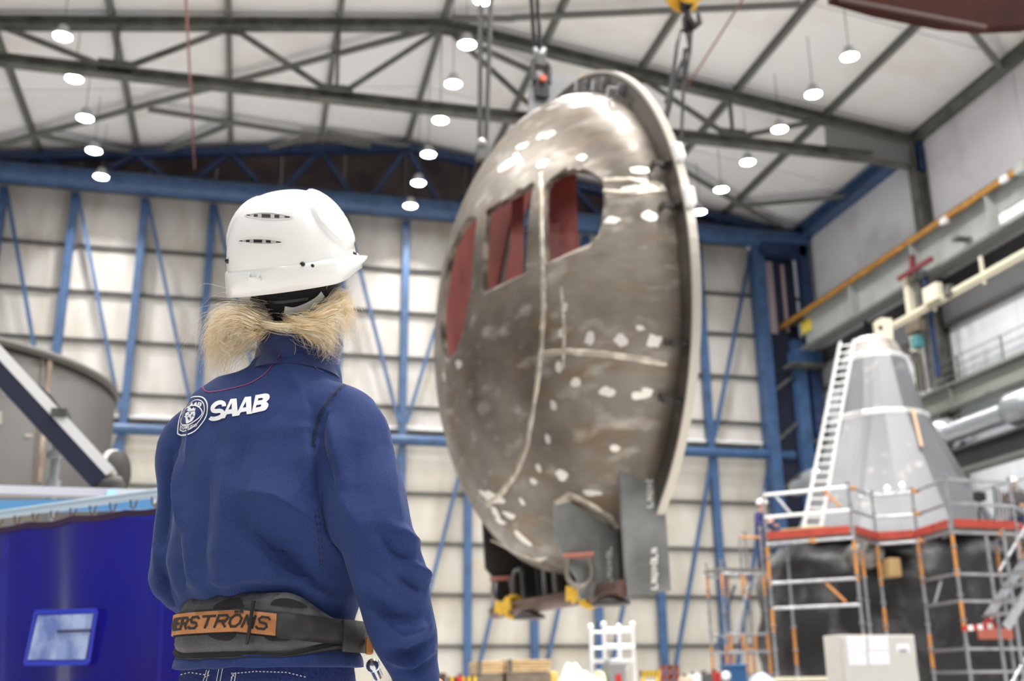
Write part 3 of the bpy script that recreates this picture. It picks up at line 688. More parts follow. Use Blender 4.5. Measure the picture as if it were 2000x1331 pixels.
for w_, x0, x1, m_, nm in ((9, 99, 78, mat('pale_weld_streak', (178, 166, 150), .6, noise=(4, (140, 120, 104), .4, .6)), 'weld_streak'), (3, 84, 66, mat('rust_streak', (108, 86, 72), .7), 'rust_streak')):
    vs = []
    for i in range(13):
        y = 690+i*21; x = x0+(x1-x0)*i/12+random.uniform(-1, 1)
        vs += [ontank(x-w_/2, y), ontank(x+w_/2, y)]
    MB().add(vs, [(2*i, 2*i+1, 2*i+3, 2*i+2) for i in range(12)], True).build(nm, m_, tk)
for px, py, w_, h_ in ((56, 850, 14, 7), (20, 768, 26, 4), (-4, 815, 14, 26)):
    P = [ontank(px-w_/2, py-h_/2), ontank(px+w_/2, py-h_/2+2), ontank(px+w_/2, py+h_/2), ontank(px-w_/2, py+h_/2)]
    MB().add(P, [(0, 1, 2, 3)]).build('chalk_mark', mat('chalk_grey', (170, 165, 156), .8), tk)
bo = thing('telescopic_boom', tuple(atY(215, 945, 8)), 'white and navy diagonal boom arm resting in front of the grey tank', 'boom')
a, e_ = atY(-60, 645, 8.0), atY(208, 935, 8.0)
d, sd, u, L_ = MB().frame(a, e_)
MB().beam(a+u*.045, e_+u*.045, .2, .07).build('upper_face', mat('boom_white', (222, 222, 220), .4), bo)
MB().beam(a-u*.05, e_-u*.05, .19, .12).build('lower_box', mat('boom_navy', (30, 34, 56), .5), bo)
p = a.lerp(e_, .62); MB().box(p+u*.06, (.1, .24, .06)).build('hose_clamp', STEEL, bo)
MB().tube([a.lerp(e_, .42)+u*.09-sd*.05, a.lerp(e_, .5)+u*.1-sd*.06, a.lerp(e_, .58)+u*.09-sd*.05], .012, 6).build('hose', BLACK, bo)
c = atY(213, 948, 8.0); MB().lathe([(.01, -.07), (.08, -.06), (.11, 0), (.08, .06), (.01, .07)], 16, Matrix.Translation(c)).build('swivel_foot', STEEL, bo)
MB().beam(c, Vector((c.x, c.y, 0)), .1, .1).build('boom_stand', STEEL, bo)
dk = thing('cable_reel', tuple(atY(232, 925, 8.3)), 'dark upright reel disc with pale rim at the end of the boom', 'reel')
c = atY(231, 922, 8.3); Mr = Matrix.Translation(c) @ Matrix.Rotation(math.radians(68), 4, 'Z') @ Matrix.Rotation(PI/2, 4, 'X')
MB().lathe([(.01, -.02), (.155, -.02), (.155, .02), (.01, .02)], 28, Mr).build('disc', mat('reel_dark', (58, 56, 54), .7), dk)
MB().lathe([(.14, -.06), (.165, -.06), (.165, -.02), (.14, -.02)], 28, Mr, cap=False).build('rim', mat('reel_rim', (200, 198, 192), .5), dk)
MB().beam(c+Vector((0, 0, -.15)), Vector((c.x, c.y, 0)), .06, .06).build('stand', STEEL, dk)
jp = thing('screw_jack_post', (0, 0, 0), 'pale galvanised screw jack post standing in front of the tank', 'post')
a = atY(117, 835, 9.0); z0 = 0
MB().cyl((a.x, a.y, 0), a, .035, 10).build('tube', GALV, jp); MB().cyl(a+Vector((0, 0, -.25)), a+Vector((0, 0, -.2)), .075, 10).build('collar', GALV, jp)
MB().cyl((a.x, a.y, a.z-.5), (a.x, a.y, a.z-.42), .055, 10).build('nut', GALV, jp); MB().box(a, (.12, .12, .02)).build('head_plate', GALV, jp)
jp.location = (a.x, a.y, 0)
for ch in jp.children: ch.data.transform(Matrix.Translation((-a.x, -a.y, 0)))
# curtain frame
fr = thing('curtain_frame', (0, 0, 0), 'pale steel and light blue rail frame carrying the blue welding curtain', 'frame')
LB = mat('light_blue_paint', (110, 170, 215), .4)
A0 = atY(450, 968, 4.8); zc = A0.z; A1 = atZ(-330, 1069, zc)
dirn = (A1-A0).normalized()
C0, C1 = A0+Vector((0, 0, .055)), A1+Vector((0, 0, .055))
MB().tube([C0, C1], .022, 12).build('front_rail', mat('pale_blue_tube', (176, 196, 210), .35, .3), fr)
R0, R1 = atY(345, 968, 7.0), atY(-140, 957, 7.0); R1.z = R0.z
MB().beam(R0, R1, .1, .05).build('rear_rail', WHITE, fr); MB().beam(R0+Vector((0, 0, -.07)), R1+Vector((0, 0, -.07)), .06, .03).build('rear_rail', GALV, fr)
q0, q1 = atY(300, 985, 6.2), atY(-140, 992, 6.2); MB().beam(q0, q1, .05, .06).build('blue_rail', LB, fr)
MB().beam(atY(213, 990, 6.2), R0.lerp(R1, .27), .05, .05).build('cross_tie', LB, fr)
for k in (.0, .97):
    p = C0.lerp(C1, k); p = p-dirn*.03+Vector((0, .06, 0)); MB().beam((p.x, p.y, p.z), (p.x, p.y, 0), .05, .05).build('upright', LB, fr)
    p = R0.lerp(R1, k); MB().beam((p.x, p.y, p.z), (p.x, p.y, 0), .06, .06).build('upright', GALV, fr)
PVC = mat('blue_welding_film', (16, 16, 172), .05, noise=(1.1, (38, 14, 140), .38, .7))
bs = PVC.node_tree.nodes['Principled BSDF']; bs.inputs['Transmission Weight'].default_value = .6; bs.inputs['IOR'].default_value = 1.15; bs.inputs['Coat Weight'].default_value = .8; bs.inputs['Coat Roughness'].default_value = .04
ct = thing('welding_curtain', tuple((A0.lerp(A1, .5)).to_2d())+(0,), 'glossy translucent blue welding curtain hung on hooks behind the worker', 'curtain')
dirx = (A1-A0); Lc = dirx.length; dirx.normalize(); nrm = dirx.cross(Vector((0, 0, 1))).normalized()
vs = []; fs = []; nx, nz = 120, 30
for j in range(nz+1):
    for i in range(nx+1):
        s = i/nx*Lc; tz = j/nz; p = A0+dirx*s
        sag = -.012*abs(math.sin(s*PI/.34))*(1-tz)**6
        wv = .012*math.sin(s*5.1+1.2*tz)+.008*math.sin(s*11.7+3*tz)+.014*math.sin(s*2.3-2.5*tz)
        vs.append((p.x+nrm.x*wv, p.y+nrm.y*wv, (zc+sag)*(1-tz)+.04*tz))
for j in range(nz):
    for i in range(nx):
        a = j*(nx+1)+i; fs.append((a, a+1, a+nx+2, a+nx+1))
b = MB(); b.add(vs, fs, True); b.build('film', PVC, ct)
b = MB(); b.add([v for v in vs[:nx+1]]+[(v[0]-nrm.x*.006, v[1]-nrm.y*.006, v[2]) for v in vs[:nx+1]]+[(v[0]-nrm.x*.006, v[1]-nrm.y*.006, v[2]-.03) for v in vs[:nx+1]], [(k*(nx+1)+i, k*(nx+1)+i+1, (k+1)*(nx+1)+i+1, (k+1)*(nx+1)+i) for k in range(2) for i in range(nx)]); b.build('hem', mat('curtain_hem', (52, 30, 60), .6), ct)
for i in range(0, int(Lc/.14)):
    s = .05+i*.14; p = A0+dirx*s
    MB().tube([p+Vector((math.cos(a)*.014, math.sin(a)*.014*0, .035+math.sin(a)*.04)) for a in np.linspace(0, 2*PI, 9)[:-1]], .004, 5, closed=True).build('hook_ring', mat('hook_metal', (120, 96, 80), .4, .6), ct)
# pale pane with border and bar, painting a window reflection on the film
CR = dirx.cross(Vector((0, 0, 1))); PN = CR if CR.dot(CAM-A0) > 0 else -CR
def oncurt(px, py, l=.03): return atP(px, py, A0+PN*l, PN)
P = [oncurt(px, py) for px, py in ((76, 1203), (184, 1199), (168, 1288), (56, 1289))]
MB().prism(P, PN*.006).build('reflection_pane', mat('pale_reflection', (176, 194, 232), .15, noise=(7, (110, 130, 190), .4, .66)), ct)
P2 = [oncurt(px, py, .028) for px, py in ((70, 1196), (189, 1193), (173, 1294), (49, 1296))]
for i in range(4): MB().beam(P2[i], P2[(i+1) % 4], .012, .022).build('reflection_border', mat('reflection_border_blue', (48, 62, 190), .3), ct)
MB().beam(oncurt(112, 1234, .04), oncurt(176, 1232, .04), .006, .01).build('reflection_bar', mat('reflection_bar', (44, 50, 84), .5), ct)
# ================================================================== grey tower on the black hull section, scaffold round it
AX, AY = 15.95, 25.0
CONE = mat('tower_grey_metal', (124, 126, 130), .42, .3, noise=(1.1, (118, 120, 124), .4, .7, (1, 1, .25)), noise2=(2.2, (160, 158, 152), .6, .75))
CONEB = mat('tower_weld_bright', (232, 232, 232), .3, .5)
tw = thing('tower_section', (AX, AY, 4.2), 'grey tapering faceted steel tower with bright weld bands standing inside the scaffold', 'tower')
TWM = Matrix.Translation((AX, AY, 0)) @ Matrix.Rotation(.2, 4, 'Z')
def facet(prof, name, m_, n=14):
    b = MB(); b.lathe(prof, n, TWM, cap=False); b.sm = [False]*len(b.f); return b.build(name, m_, tw)
facet([(2.6, 4.15), (2.28, 4.85), (1.9, 5.7), (1.2, 7.35)], 'lower_skirt', CONE)
facet([(1.2, 7.35), (1.12, 7.5), (.8, 9.0)], 'middle_skirt', CONE)
facet([(.8, 9.0), (.74, 9.2), (.62, 9.45), (.42, 9.62), (.02, 9.66)], 'cap', mat('tower_cap', (170, 166, 160), .45, .35, noise=(2.5, (136, 126, 114), .4, .7)), 18)
for r, z in ((1.215, 7.36), (.815, 9.0)):
    facet([(r, z-.07), (r+.02, z-.04), (r+.02, z+.05), (r-.01, z+.08)], 'weld_band', CONEB)
for px, py in ((1650, 968), (1680, 964), (1733, 957), (1764, 953)):
    p = atY(px, py, AY-2.0); v = Vector((p.x-AX, p.y-AY, 0)).normalized(); c = Vector((AX, AY, p.z))+v*2.15
    MB().lathe([(.01, 0), (.1, 0), (.12, -.04)], 14, Matrix.Translation(c) @ v.to_track_quat('Z', 'Y').to_matrix().to_4x4() @ Matrix.Diagonal((.8, 1.3, 1, 1))).build('bright_boss', CONEB, tw)
for px0, py0, px1, py1 in ((1798, 872, 1838, 930), (1783, 800, 1800, 872)):
    MB().beam(atY(px0, py0, AY-1.2), atY(px1, py1, AY-1.75), .07, .05).build('tan_strip', mat('tan_strip', (196, 160, 126), .6), tw)
lg = [atY(px, py, AY-.1) for px, py in ((1709, 628), (1722, 620), (1742, 622), (1747, 690), (1716, 690))]
MB().prism(lg, (0, .12, 0)).build('lifting_lug', CREAM, tw); MB().lathe([(.01, 0), (.07, 0)], 12, Matrix.Translation(atY(1720, 640, AY-.11)) @ Matrix.Rotation(PI/2, 4, 'X')).build('lug_hole', BLACK, tw)
hb = thing('black_hull_section', (16.3, 25.8, 0), 'mottled black wrapped hull section standing under the grey tower', 'hull section')
BW = mat('black_wrap', (40, 40, 42), .42, noise=(1.1, (124, 124, 126), .5, .76, (1, 1, .7)), noise2=(.7, (22, 22, 23), .45, .6), bump=(1.6, .5, .12))
prof = [(3.25, 0), (3.42, .4), (3.5, 1.4), (3.46, 2.4), (3.5, 3.2), (3.35, 3.7), (2.9, 4.15), (2.0, 4.3), (.05, 4.32)]
b = MB(); n = 72; vs = []; k = len(prof)
pp = []
for i in range(k-1):
    for q in range(4): pp.append((prof[i][0]+(prof[i+1][0]-prof[i][0])*q/4, prof[i][1]+(prof[i+1][1]-prof[i][1])*q/4))
pp.append(prof[-1])
for r, z in pp:
    for j in range(n):
        a = 2*PI*j/n; rr = r+(.05*math.sin(a*9+z*1.7)+.04*math.sin(a*17-z*3.1)+.05*math.sin(z*4+a*5))*min(1, r/2)
        vs.append((16.3+rr*math.cos(a), 25.8+rr*math.sin(a), z))
b.add(vs, [(i*n+j, i*n+(j+1) % n, (i+1)*n+(j+1) % n, (i+1)*n+j) for i in range(len(pp)-1) for j in range(n)], True); b.build('wrapped_shell', BW, hb)
c = atY(1700, 1080, 22.6); MB().lathe([(.02, .0), (.3, .0), (.34, -.06), (.34, -1.0)], 24, Matrix.Translation(c) @ Matrix.Rotation(PI/2, 4, 'X') @ Matrix.Rotation(-.25, 4, 'Y')).build('pipe_stub', mat('stub_grey', (142, 140, 136), .4, .4, noise=(3, (90, 88, 84), .4, .6)), hb)
MB().bbox(atY(1738, 1110, 22.55), (.3, .5, .42), .04).build('tan_block', mat('tan_block', (176, 148, 104), .7), hb)
# ---- scaffold
ZP = 3.9
plan = [atZ(px, py, ZP) for px, py in ((1497, 1056), (1666, 1043), (1712, 1056), (1792, 1051), (1858, 1031), (1985, 1036))]
plan = [Vector((p.x, p.y)) for p in plan]
plan.append(Vector((19.6, 23.5))); plan.append(Vector((20.0, 27.5)))
cen = Vector((16.2, 25.4))
sc = thing('tube_scaffold', (cen.x, cen.y, 0), 'silver and orange tube scaffold with red toe boards round the grey tower', 'scaffold')
RT_ = .032
def tubeP(p0, p1, r, name, m_, par=sc, n=8): return MB().cyl(p0, p1, r, n).build(name, m_, par)
def at(p, z): return Vector((p.x, p.y, z))
inn = []
for p in plan:
    d = (cen-p).normalized(); inn.append(p+d*.75)
def standard(p, top, bands, par=sc):
    s = tubeP(at(p, 0), at(p, top), RT_, 'standard', GALV, par)
    for z0, z1 in bands: MB().cyl(at(p, z0), at(p, z1), RT_+.006, 8).build('orange_band', ORANGE, s)
    for z in np.arange(.5, top, .5): MB().cyl(at(p, z), at(p, z+.04), RT_+.028, 8).build('coupler', GALV, s)
for i, p in enumerate(plan):
    standard(p, 5.05, [(2.9, 3.75)] + ([(1.1, 1.8)] if i % 2 else [(1.9, 2.4)]))
for i, p in enumerate(inn):
    if i in (0, 1, 5): standard(p, 3.8, [(3.0, 3.6)] if i else [(1.2, 2.0)])
for i in range(len(plan)-1):
    p, q = plan[i], plan[i+1]; L_ = (q-p).length
    for z in (4.42, 4.93): tubeP(at(p, z), at(q, z), .036, 'guard_rail', GALV if i else WHITE)
    if i != 1 and i != 2:
        for z in (2.95, 2.4): tubeP(at(p, z), at(q, z), .034, 'ledger', GALV)
        if i >= 3:
            for z in (1.45, 1.0): tubeP(at(p, z), at(q, z), .03, 'ledger', GALV)
    tubeP(at(p, 3.82), at(q, 3.82), .036, 'ledger', GALV)
    e = MB(); d = (q-p).normalized(); nr = Vector((d.y, -d.x))
    if nr.dot(p-cen) < 0: nr = -nr
    off = nr*.045
    MB().beam(at(p+off+d*.05, ZP+.1), at(q+off-d*.05, ZP+.1), .03, .17).build('toe_board', mat('toe_board_red', (172, 64, 48), .6, noise=(4, (148, 52, 38), .4, .7)), sc)
    # deck planks
    a0, b0, a1, b1 = p, q, inn[i], inn[i+1]
    for k in range(3):
        t0, t1 = k/3+.01, (k+1)/3-.01
        P = [at(a0.lerp(a1, t0), ZP-.03), at(b0.lerp(b1, t0), ZP-.03), at(b0.lerp(b1, t1), ZP-.03), at(a0.lerp(a1, t1), ZP-.03)]
        MB().prism(P, (0, 0, .05)).build('deck_plank', mat('scaffold_deck', (120, 118, 112), .7, .2), sc)
    tubeP(at(p, 3.78), at(inn[i], 3.78), .03, 'transom', GALV)
def onplan(px, py):
    """point of the scaffold's outer face that a sight line meets"""
    best = None
    for i in range(len(plan)-1):
        p, q = plan[i], plan[i+1]; d = (q-p); nr = Vector((d.y, -d.x, 0))
        r = ray(px, py); den = r.dot(nr)
        if abs(den) < 1e-6: continue
        h = CAM+r*((Vector((p.x, p.y, 0))-CAM).dot(nr)/den); s = (Vector((h.x, h.y))-p).dot(d)/d.length_squared
        if -.02 <= s <= 1.02 and (best is None or (h-CAM).length < (best-CAM).length): best = h
    return best
for a, c_, m_ in (((1512, 966), (1545, 1004), GALV), ((1606, 956), (1642, 990), ORANGE), ((1614, 1140), (1652, 1176), ORANGE), ((1838, 1135), (1826, 1178), GALV)):
    p, q = onplan(*a), onplan(*c_)
    if p and q: tubeP(p, q, .03, 'diagonal_brace', m_)
for p in [at(plan[3].lerp(plan[4], .12), z) for z in (4.93, 4.42, 3.82)]+[at(plan[0].lerp(plan[1], .55), 3.82), at(plan[1].lerp(plan[2], .15), 4.93), at(plan[4].lerp(plan[5], .75), 3.82)]:
    MB().bbox(p, (.16, .1, .1), .02).build('orange_clamp', ORANGE, sc)
MB().box(tuple(at(plan[4].lerp(plan[5], .45), 1.75)), (.8, .05, .22)).build('brick_red_board', mat('brick_red_board', (176, 98, 80), .7), sc)
# wood and tools lying on the deck
tb = thing('timber_stack', tuple(at(plan[0].lerp(inn[1], .4), ZP+.03)), 'pale timber planks stacked on the scaffold deck by the ladder', 'timber')
d = (plan[1]-plan[0]).normalized(); c0 = plan[0].lerp(plan[1], .42).lerp(inn[0].lerp(inn[1], .42), .55)
for k in range(3):
    for r_ in range(2):
        nr = Vector((-d.y, d.x)); p = c0+nr*(k*.14-.1); MB().beam(at(p-d*(.62-.05*k), ZP+.09+r_*.12), at(p+d*(.55-.1*r_), ZP+.09+r_*.12), .13, .11).build('plank', mat('pale_pine', (222, 198, 146), .7, noise=(6, (196, 166, 112), .4, .7)), tb)
# ladder
ld_ = thing('extension_ladder', tuple(atZ(1588, 1010, ZP)), 'white aluminium extension ladder leaning on the grey tower', 'ladder')
bl, br_ = atZ(1572, 1032, ZP+.02), atZ(1610, 1030, ZP+.02); yb_ = 22.9
bl, br_ = atY(1573, 1012, yb_), atY(1607, 1010, yb_)
tl, tr = atY(1641, 668, 24.15), atY(1668, 664, 24.15)
ex = (bl-tl).normalized()
f_ = (ZP+.03-bl.z)/ex.z; bl2, br2 = bl+ex*f_, br_+(br_-tr).normalized()*((ZP+.03-br_.z)/(br_-tr).normalized().z)
LAD = mat('ladder_aluminium', (236, 236, 236), .35, .3)
for a, c_ in ((tl, bl2), (tr, br2)): MB().beam(a, c_, .045, .09, (0, -1, 0)).build('stile', LAD, ld_)
for i in range(24):
    t_ = (i+.6)/24; MB().cyl(tl.lerp(bl2, t_), tr.lerp(br2, t_), .024, 8).build('rung', LAD, ld_)
MB().bbox(tr.lerp(br2, .8), (.07, .07, .36), .02).build('red_catch', RED, ld_); MB().beam(tr.lerp(br2, .7), tr.lerp(br2, .79), .03, .03).build('red_cord', RED, ld_)
# stair tower on the right
st = thing('access_stair', (18.5, 20.5, 0), 'aluminium scaffold stair with treads at the edge beside the black hull section', 'stair')
YA = 19.2
for a, c_, y_ in (((2075, 985), (1930, 1205), YA), ((2085, 1025), (1966, 1225), YA-.9)):
    MB().beam(atY(*a, y_), atY(*c_, y_), .06, .16, (0, 0, 1)).build('stringer', GALV, st)
for a, c_, y_ in (((2030, 985), (1952, 1116), YA), ((2010, 1275), (1976, 1335), YA-.9), ((2040, 1262), (1990, 1345), YA)):
    MB().cyl(atY(*a, y_), atY(*c_, y_), .03, 8).build('handrail', GALV, st)
for i in range(9):
    t_ = i/8.3+.03; a = atY(2075, 985, YA).lerp(atY(1930, 1205, YA), t_); c_ = atY(2085, 1025, YA-.9).lerp(atY(1966, 1225, YA-.9), t_); c_.z = a.z
    MB().beam(a, c_, .24, .04).build('tread', GALV, st)
for px, y_ in ((1940, YA), (1999, YA), (1975, YA-.9)):
    p = atY(px, 1150, y_); MB().cyl((p.x, p.y, 0), (p.x, p.y, 3.6), .032, 8).build('standard', GALV, st)
tp = thing('barrier_tape', tuple(atY(1905, 1225, 19.2)), 'red and white striped barrier tape tied across the stair foot', 'tape')
a, c_ = atY(1880, 1228, 19.2), atY(1946, 1222, 19.2)
for i in range(7):
    MB().beam(a.lerp(c_, i/7), a.lerp(c_, (i+1)/7), .05, .1).build('stripe', RED if i % 2 == 0 else WHITE, tp)
MB().beam(atY(1922, 1222, 19.2), atY(1938, 1206, 19.2), .04, .1).build('loose_end', RED, tp)
# left scaffold tower beside the platform
s2 = thing('scaffold_tower', (12, 26, 0), 'narrow silver and orange scaffold tower in front of the cream back wall', 'scaffold')
ys_ = (25.4, 26.3)
xs_ = [atY(px, 1160, 25.4).x for px in (1412, 1452, 1494)]
for y_ in ys_:
    for x in xs_: standard(Vector((x, y_)), 3.75 if x < xs_[2] else 4.6, [(2.9, 3.4), (1.0, 1.7)], s2)
    for z in (1.55, 1.95, 3.4): tubeP((xs_[0], y_, z), (xs_[2], y_, z), .034, 'ledger', GALV, s2)
    tubeP((xs_[0]+.1, y_, 1.6), (xs_[1]+.2, y_, 3.2), .034, 'diagonal_brace', BLUE if y_ > 26 else GALV, s2)
for k in range(3): MB().box(((xs_[0]+xs_[2])/2, 25.55+k*.3, 3.52), (xs_[2]-xs_[0]+.2, .27, .05)).build('deck_plank', MT['scaffold_deck'], s2)
for k in range(4): MB().beam((xs_[0]+.1+.33*k, 25.38, 1.6), (xs_[0]+.1+.33*k, 25.38, 1.95), .06, .05).build('orange_stub', ORANGE, s2)
tubeP((xs_[1], 25.4, 3.5), (xs_[1], 25.4, 4.3), .03, 'gate_post', GALV, s2); tubeP((xs_[1], 25.4, 4.3), (xs_[2], 25.4, 4.3), .03, 'guard_rail', ORANGE, s2)
# tools on the far deck
for i, (px, py0, py1, lab) in enumerate(((1913, 962, 1025, 'black tripod work lamp standing on the scaffold deck'), (1955, 970, 1030, 'dark hose bundle hanging on the scaffold by the right worker'))):
    y_ = 21.2; t = thing('work_lamp' if i == 0 else 'hose_bundle', tuple(atY(px, py1, y_)), lab, 'lamp' if i == 0 else 'hose')
    if i == 0:
        MB().bbox(atY(px, py0+8, y_), (.26, .14, .2), .03).build('lamp_head', BLACK, t)
        h = atY(px, py0+20, y_)
        for s in (-1, 0, 1): MB().cyl(h, Vector((h.x+s*.2, h.y+(.15 if s == 0 else -.05), ZP+.02)), .018, 6).build('leg', BLACK, t)
        MB().cyl(h, h+Vector((0, 0, .2)), .02, 6).build('mast', BLACK, t)
    else:
        for s in range(4): MB().tube([atY(px-14+s*8, py0-20+s*5, y_), atY(px-10+s*7, py0+25, y_), atY(px-12+s*9, py1, y_)], .025, 6).build('hose', (BLACK, STEEL, mat('brown_hose', (96, 70, 58), .6), STEEL)[s], t)
# ---- grey cabinet
cbn = thing('control_cabinet', tuple(atY(1715, 1331, 16.5)[:2])+(0,), 'pale grey control cabinet with papers taped to its front, before the scaffold', 'cabinet')
p0, p1 = atY(1637, 1240, 16.5), atY(1785, 1236, 16.5); zt = p0.z
x0, x1 = p0.x, p1.x
CABG = mat('cabinet_grey', (196, 194, 188), .5)
MB().bbox(((x0+x1)/2, 16.75, zt/2), (x1-x0, .5, zt), .015).build('body', CABG, cbn)
dr = MB().bbox(((x0+x1)/2, 16.485, zt/2), (x1-x0-.06, .03, zt-.08), .008).build('door', mat('cabinet_door', (188, 187, 182), .5), cbn)
MB().bbox((x1-.02, 16.47, zt-.45), (.02, .04, .16), .005).build('handle', STEEL, dr)
PAP = mat('paper', (224, 224, 234), .7)
for (a, c_) in (((1653, 1243), (1692, 1272)), ((1695, 1243), (1736, 1270)), ((1656, 1273), (1693, 1299)), ((1696, 1272), (1738, 1298)), ((1750, 1258), (1777, 1275))):
    P0, P1 = atY(*a, 16.465), atY(*c_, 16.465); MB().box((P0+P1)/2, (abs(P1.x-P0.x), .004, abs(P0.z-P1.z))).build('paper_sheet', PAP, dr)
P0 = atY(1764, 1271, 16.46); MB().box(P0, (.15, .006, .03)).build('label_strip', mat('dark_label', (110, 104, 84), .6), dr)
# ---- things standing on the floor along the back of the hall
def floor_box(name, px0, px1, py, Y, dep, m_, label, cat, group=None, planks=0, mb=None, z0=0):
    a, c_ = atY(px0, py, Y), atY(px1, py, Y); zt = (a.z+c_.z)/2
    t = thing(name, ((a.x+c_.x)/2, Y+dep/2, z0), label, cat, group)
    if planks:
        h = (zt-z0)/planks
        for k in range(planks): MB().bbox(((a.x+c_.x)/2, Y+dep/2, z0+h*(k+.5)), (c_.x-a.x-(.03 if k % 2 else 0), dep, h-.015), .01).build('board', m_, t)
    else: MB().bbox(((a.x+c_.x)/2, Y+dep/2, (z0+zt)/2), (c_.x-a.x, dep, zt-z0), .03).build('body', m_, t)
    return t, a.x, c_.x, zt
PINE = mat('crate_pine', (206, 176, 130), .7, noise=(5, (178, 146, 100), .4, .7, (1, 1, 5)))
OLDW = mat('weathered_wood', (124, 112, 98), .8, noise=(5, (94, 84, 74), .4, .7, (1, 1, 5)))
for px0, px1, pyt, pyb, lab in ((931, 983, 1291, 1316, 'shorter pine crate on grey base below the hull end'), (990, 1076, 1288, 1313, 'longer pine crate on grey base below the hull end')):
    t, xa, xb, zt = floor_box('timber_crate', px0, px1, pyt, 24, .9, PINE, lab, 'crate', 'crates under the hull end', 4, z0=atY(px0, pyb, 24).z)
    zb = atY(px0, pyb, 24).z
    for k in range(3): MB().bbox(((xa+xb)/2, 24.45, zb*(k+.5)/3), (xb-xa-.05*(k % 2), .85, zb/3-.02), .01).build('base_board', OLDW, t)
    MB().box((xa+.06, 23.97, (zt+zb)/2), (.08, .04, zt-zb)).build('batten', STEEL, t)
t, xa, xb, zt = floor_box('brown_crate', 848, 872, 1314, 24.5, .6, mat('dark_brown_wood', (70, 52, 40), .8), 'dark brown crate just behind the worker\'s cuff', 'crate', None, 3)
def barrier(px0, px1, py, Y, lab):
    a, c_ = atY(px0, py, Y), atY(px1, py, Y); t = thing('striped_barrier', ((a.x+c_.x)/2, Y, 0), lab, 'barrier'); zt = a.z
    n = 10
    for k in range(n): MB().box((a.x+(c_.x-a.x)*(k+.5)/n, Y, zt-.07), ((c_.x-a.x)/n*.98, .05, .14)).build('stripe', YELLOW if k % 2 else BLACK, t)
    for x in (a.x+.06, c_.x-.06): MB().box((x, Y, (zt-.14)/2), (.06, .05, zt-.14)).build('leg', YELLOW, t); MB().box((x, Y, .02), (.08, .5, .04)).build('foot', BLACK, t)
    return t
barrier(874, 930, 1322, 23, 'yellow and black striped barrier between the brown crate and pine crates')
barrier(1250, 1288, 1310, 24, 'yellow and black striped barrier beside the aluminium tower')
t, xa, xb, zt = floor_box('red_canister', 893, 905, 1321, 22.8, .15, RED, 'small red canister in front of the striped barrier', 'canister'); MB().cyl(((xa+xb)/2, 22.87, zt), ((xa+xb)/2, 22.87, zt+.05), .04).build('cap', BLACK, t)
c = atY(1078, 1313, 24.6); t = thing('yellow_drum', (c.x, 24.6, 0), 'small yellow drum at the end of the pine crates', 'drum'); MB().lathe([(.12, 0), (.13, .03), (.13, c.z-.05), (.115, c.z), (.02, c.z+.01)], 18, Matrix.Translation((c.x, 24.6, 0))).build('body', mat('pale_yellow', (222, 184, 96), .5), t); MB().lathe([(.135, c.z*.5), (.14, c.z*.5+.02), (.135, c.z*.5+.04)], 18, Matrix.Translation((c.x, 24.6, 0)), cap=False).build('hoop', STEEL, t)
def heap(name, px0, px1, py, Y, m_, lab, cat, seed):
    """draped sheeting: a lumpy mound with creases"""
    a, c_ = atY(px0, py, Y), atY(px1, py, Y); rx = (c_.x-a.x)/2; cx = (a.x+c_.x)/2; h = (a.z+c_.z)/2; rn = random.Random(seed)
    ph = [rn.uniform(0, 6) for _ in range(6)]; vs = []; n, k = 40, 14
    for i in range(k):
        t_ = i/(k-1); z = h*(1-(1-t_)**2.4); r = max((1-t_**2.2), .01)
        for j in range(n):
            an = 2*PI*j/n; q = 1+.10*math.sin(3*an+ph[0])+.07*math.sin(7*an+ph[1]+t_*3)+.06*math.sin(11*an+ph[2]-t_*5)
            px_, py_ = cx+rx*r*q*math.cos(an), Y+.7*r*q*math.sin(an); u_ = (px_-cx)/rx
            lump = .10*math.cos(u_*3.6+ph[3])+.05*math.cos(u_*8+ph[4]+py_*3)+.03*math.sin(u_*15+ph[5]+an*2)
            vs.append((px_, py_, z*(.9+lump*t_+.05*math.sin(5*an+ph[3])*(1-t_))))
    b = MB(); b.add(vs, [(i*n+j, i*n+(j+1) % n, (i+1)*n+(j+1) % n, (i+1)*n+j) for i in range(k-1) for j in range(n)]+[tuple((k-1)*n+j for j in range(n))], True)
    return tag(b.build(name, m_), lab, cat)
TARP = mat('white_tarp', (238, 236, 226), .6, bump=(9, .4, .03))
heap('tarpaulin_bundle', 1089, 1168, 1296, 23, TARP, 'white tarpaulin draped over a load beside the pine crates', 'tarpaulin', 1)
heap('plastic_sheet_heap', 1226, 1282, 1325, 20, mat('white_film', (244, 244, 244), .3), 'low white plastic sheet heap in front of the aluminium tower', 'sheet', 3)
heap('blue_white_sheet', 1464, 1506, 1316, 22, mat('pale_blue_film', (206, 214, 238), .3), 'pale blue white sheet heap beside the navy bin', 'sheet', 5)
heap('green_tarp', 1152, 1178, 1305, 24.5, mat('pale_green_tarp', (206, 212, 176), .6), 'pale green tarpaulin between white bundle and aluminium tower', 'tarpaulin', 8)
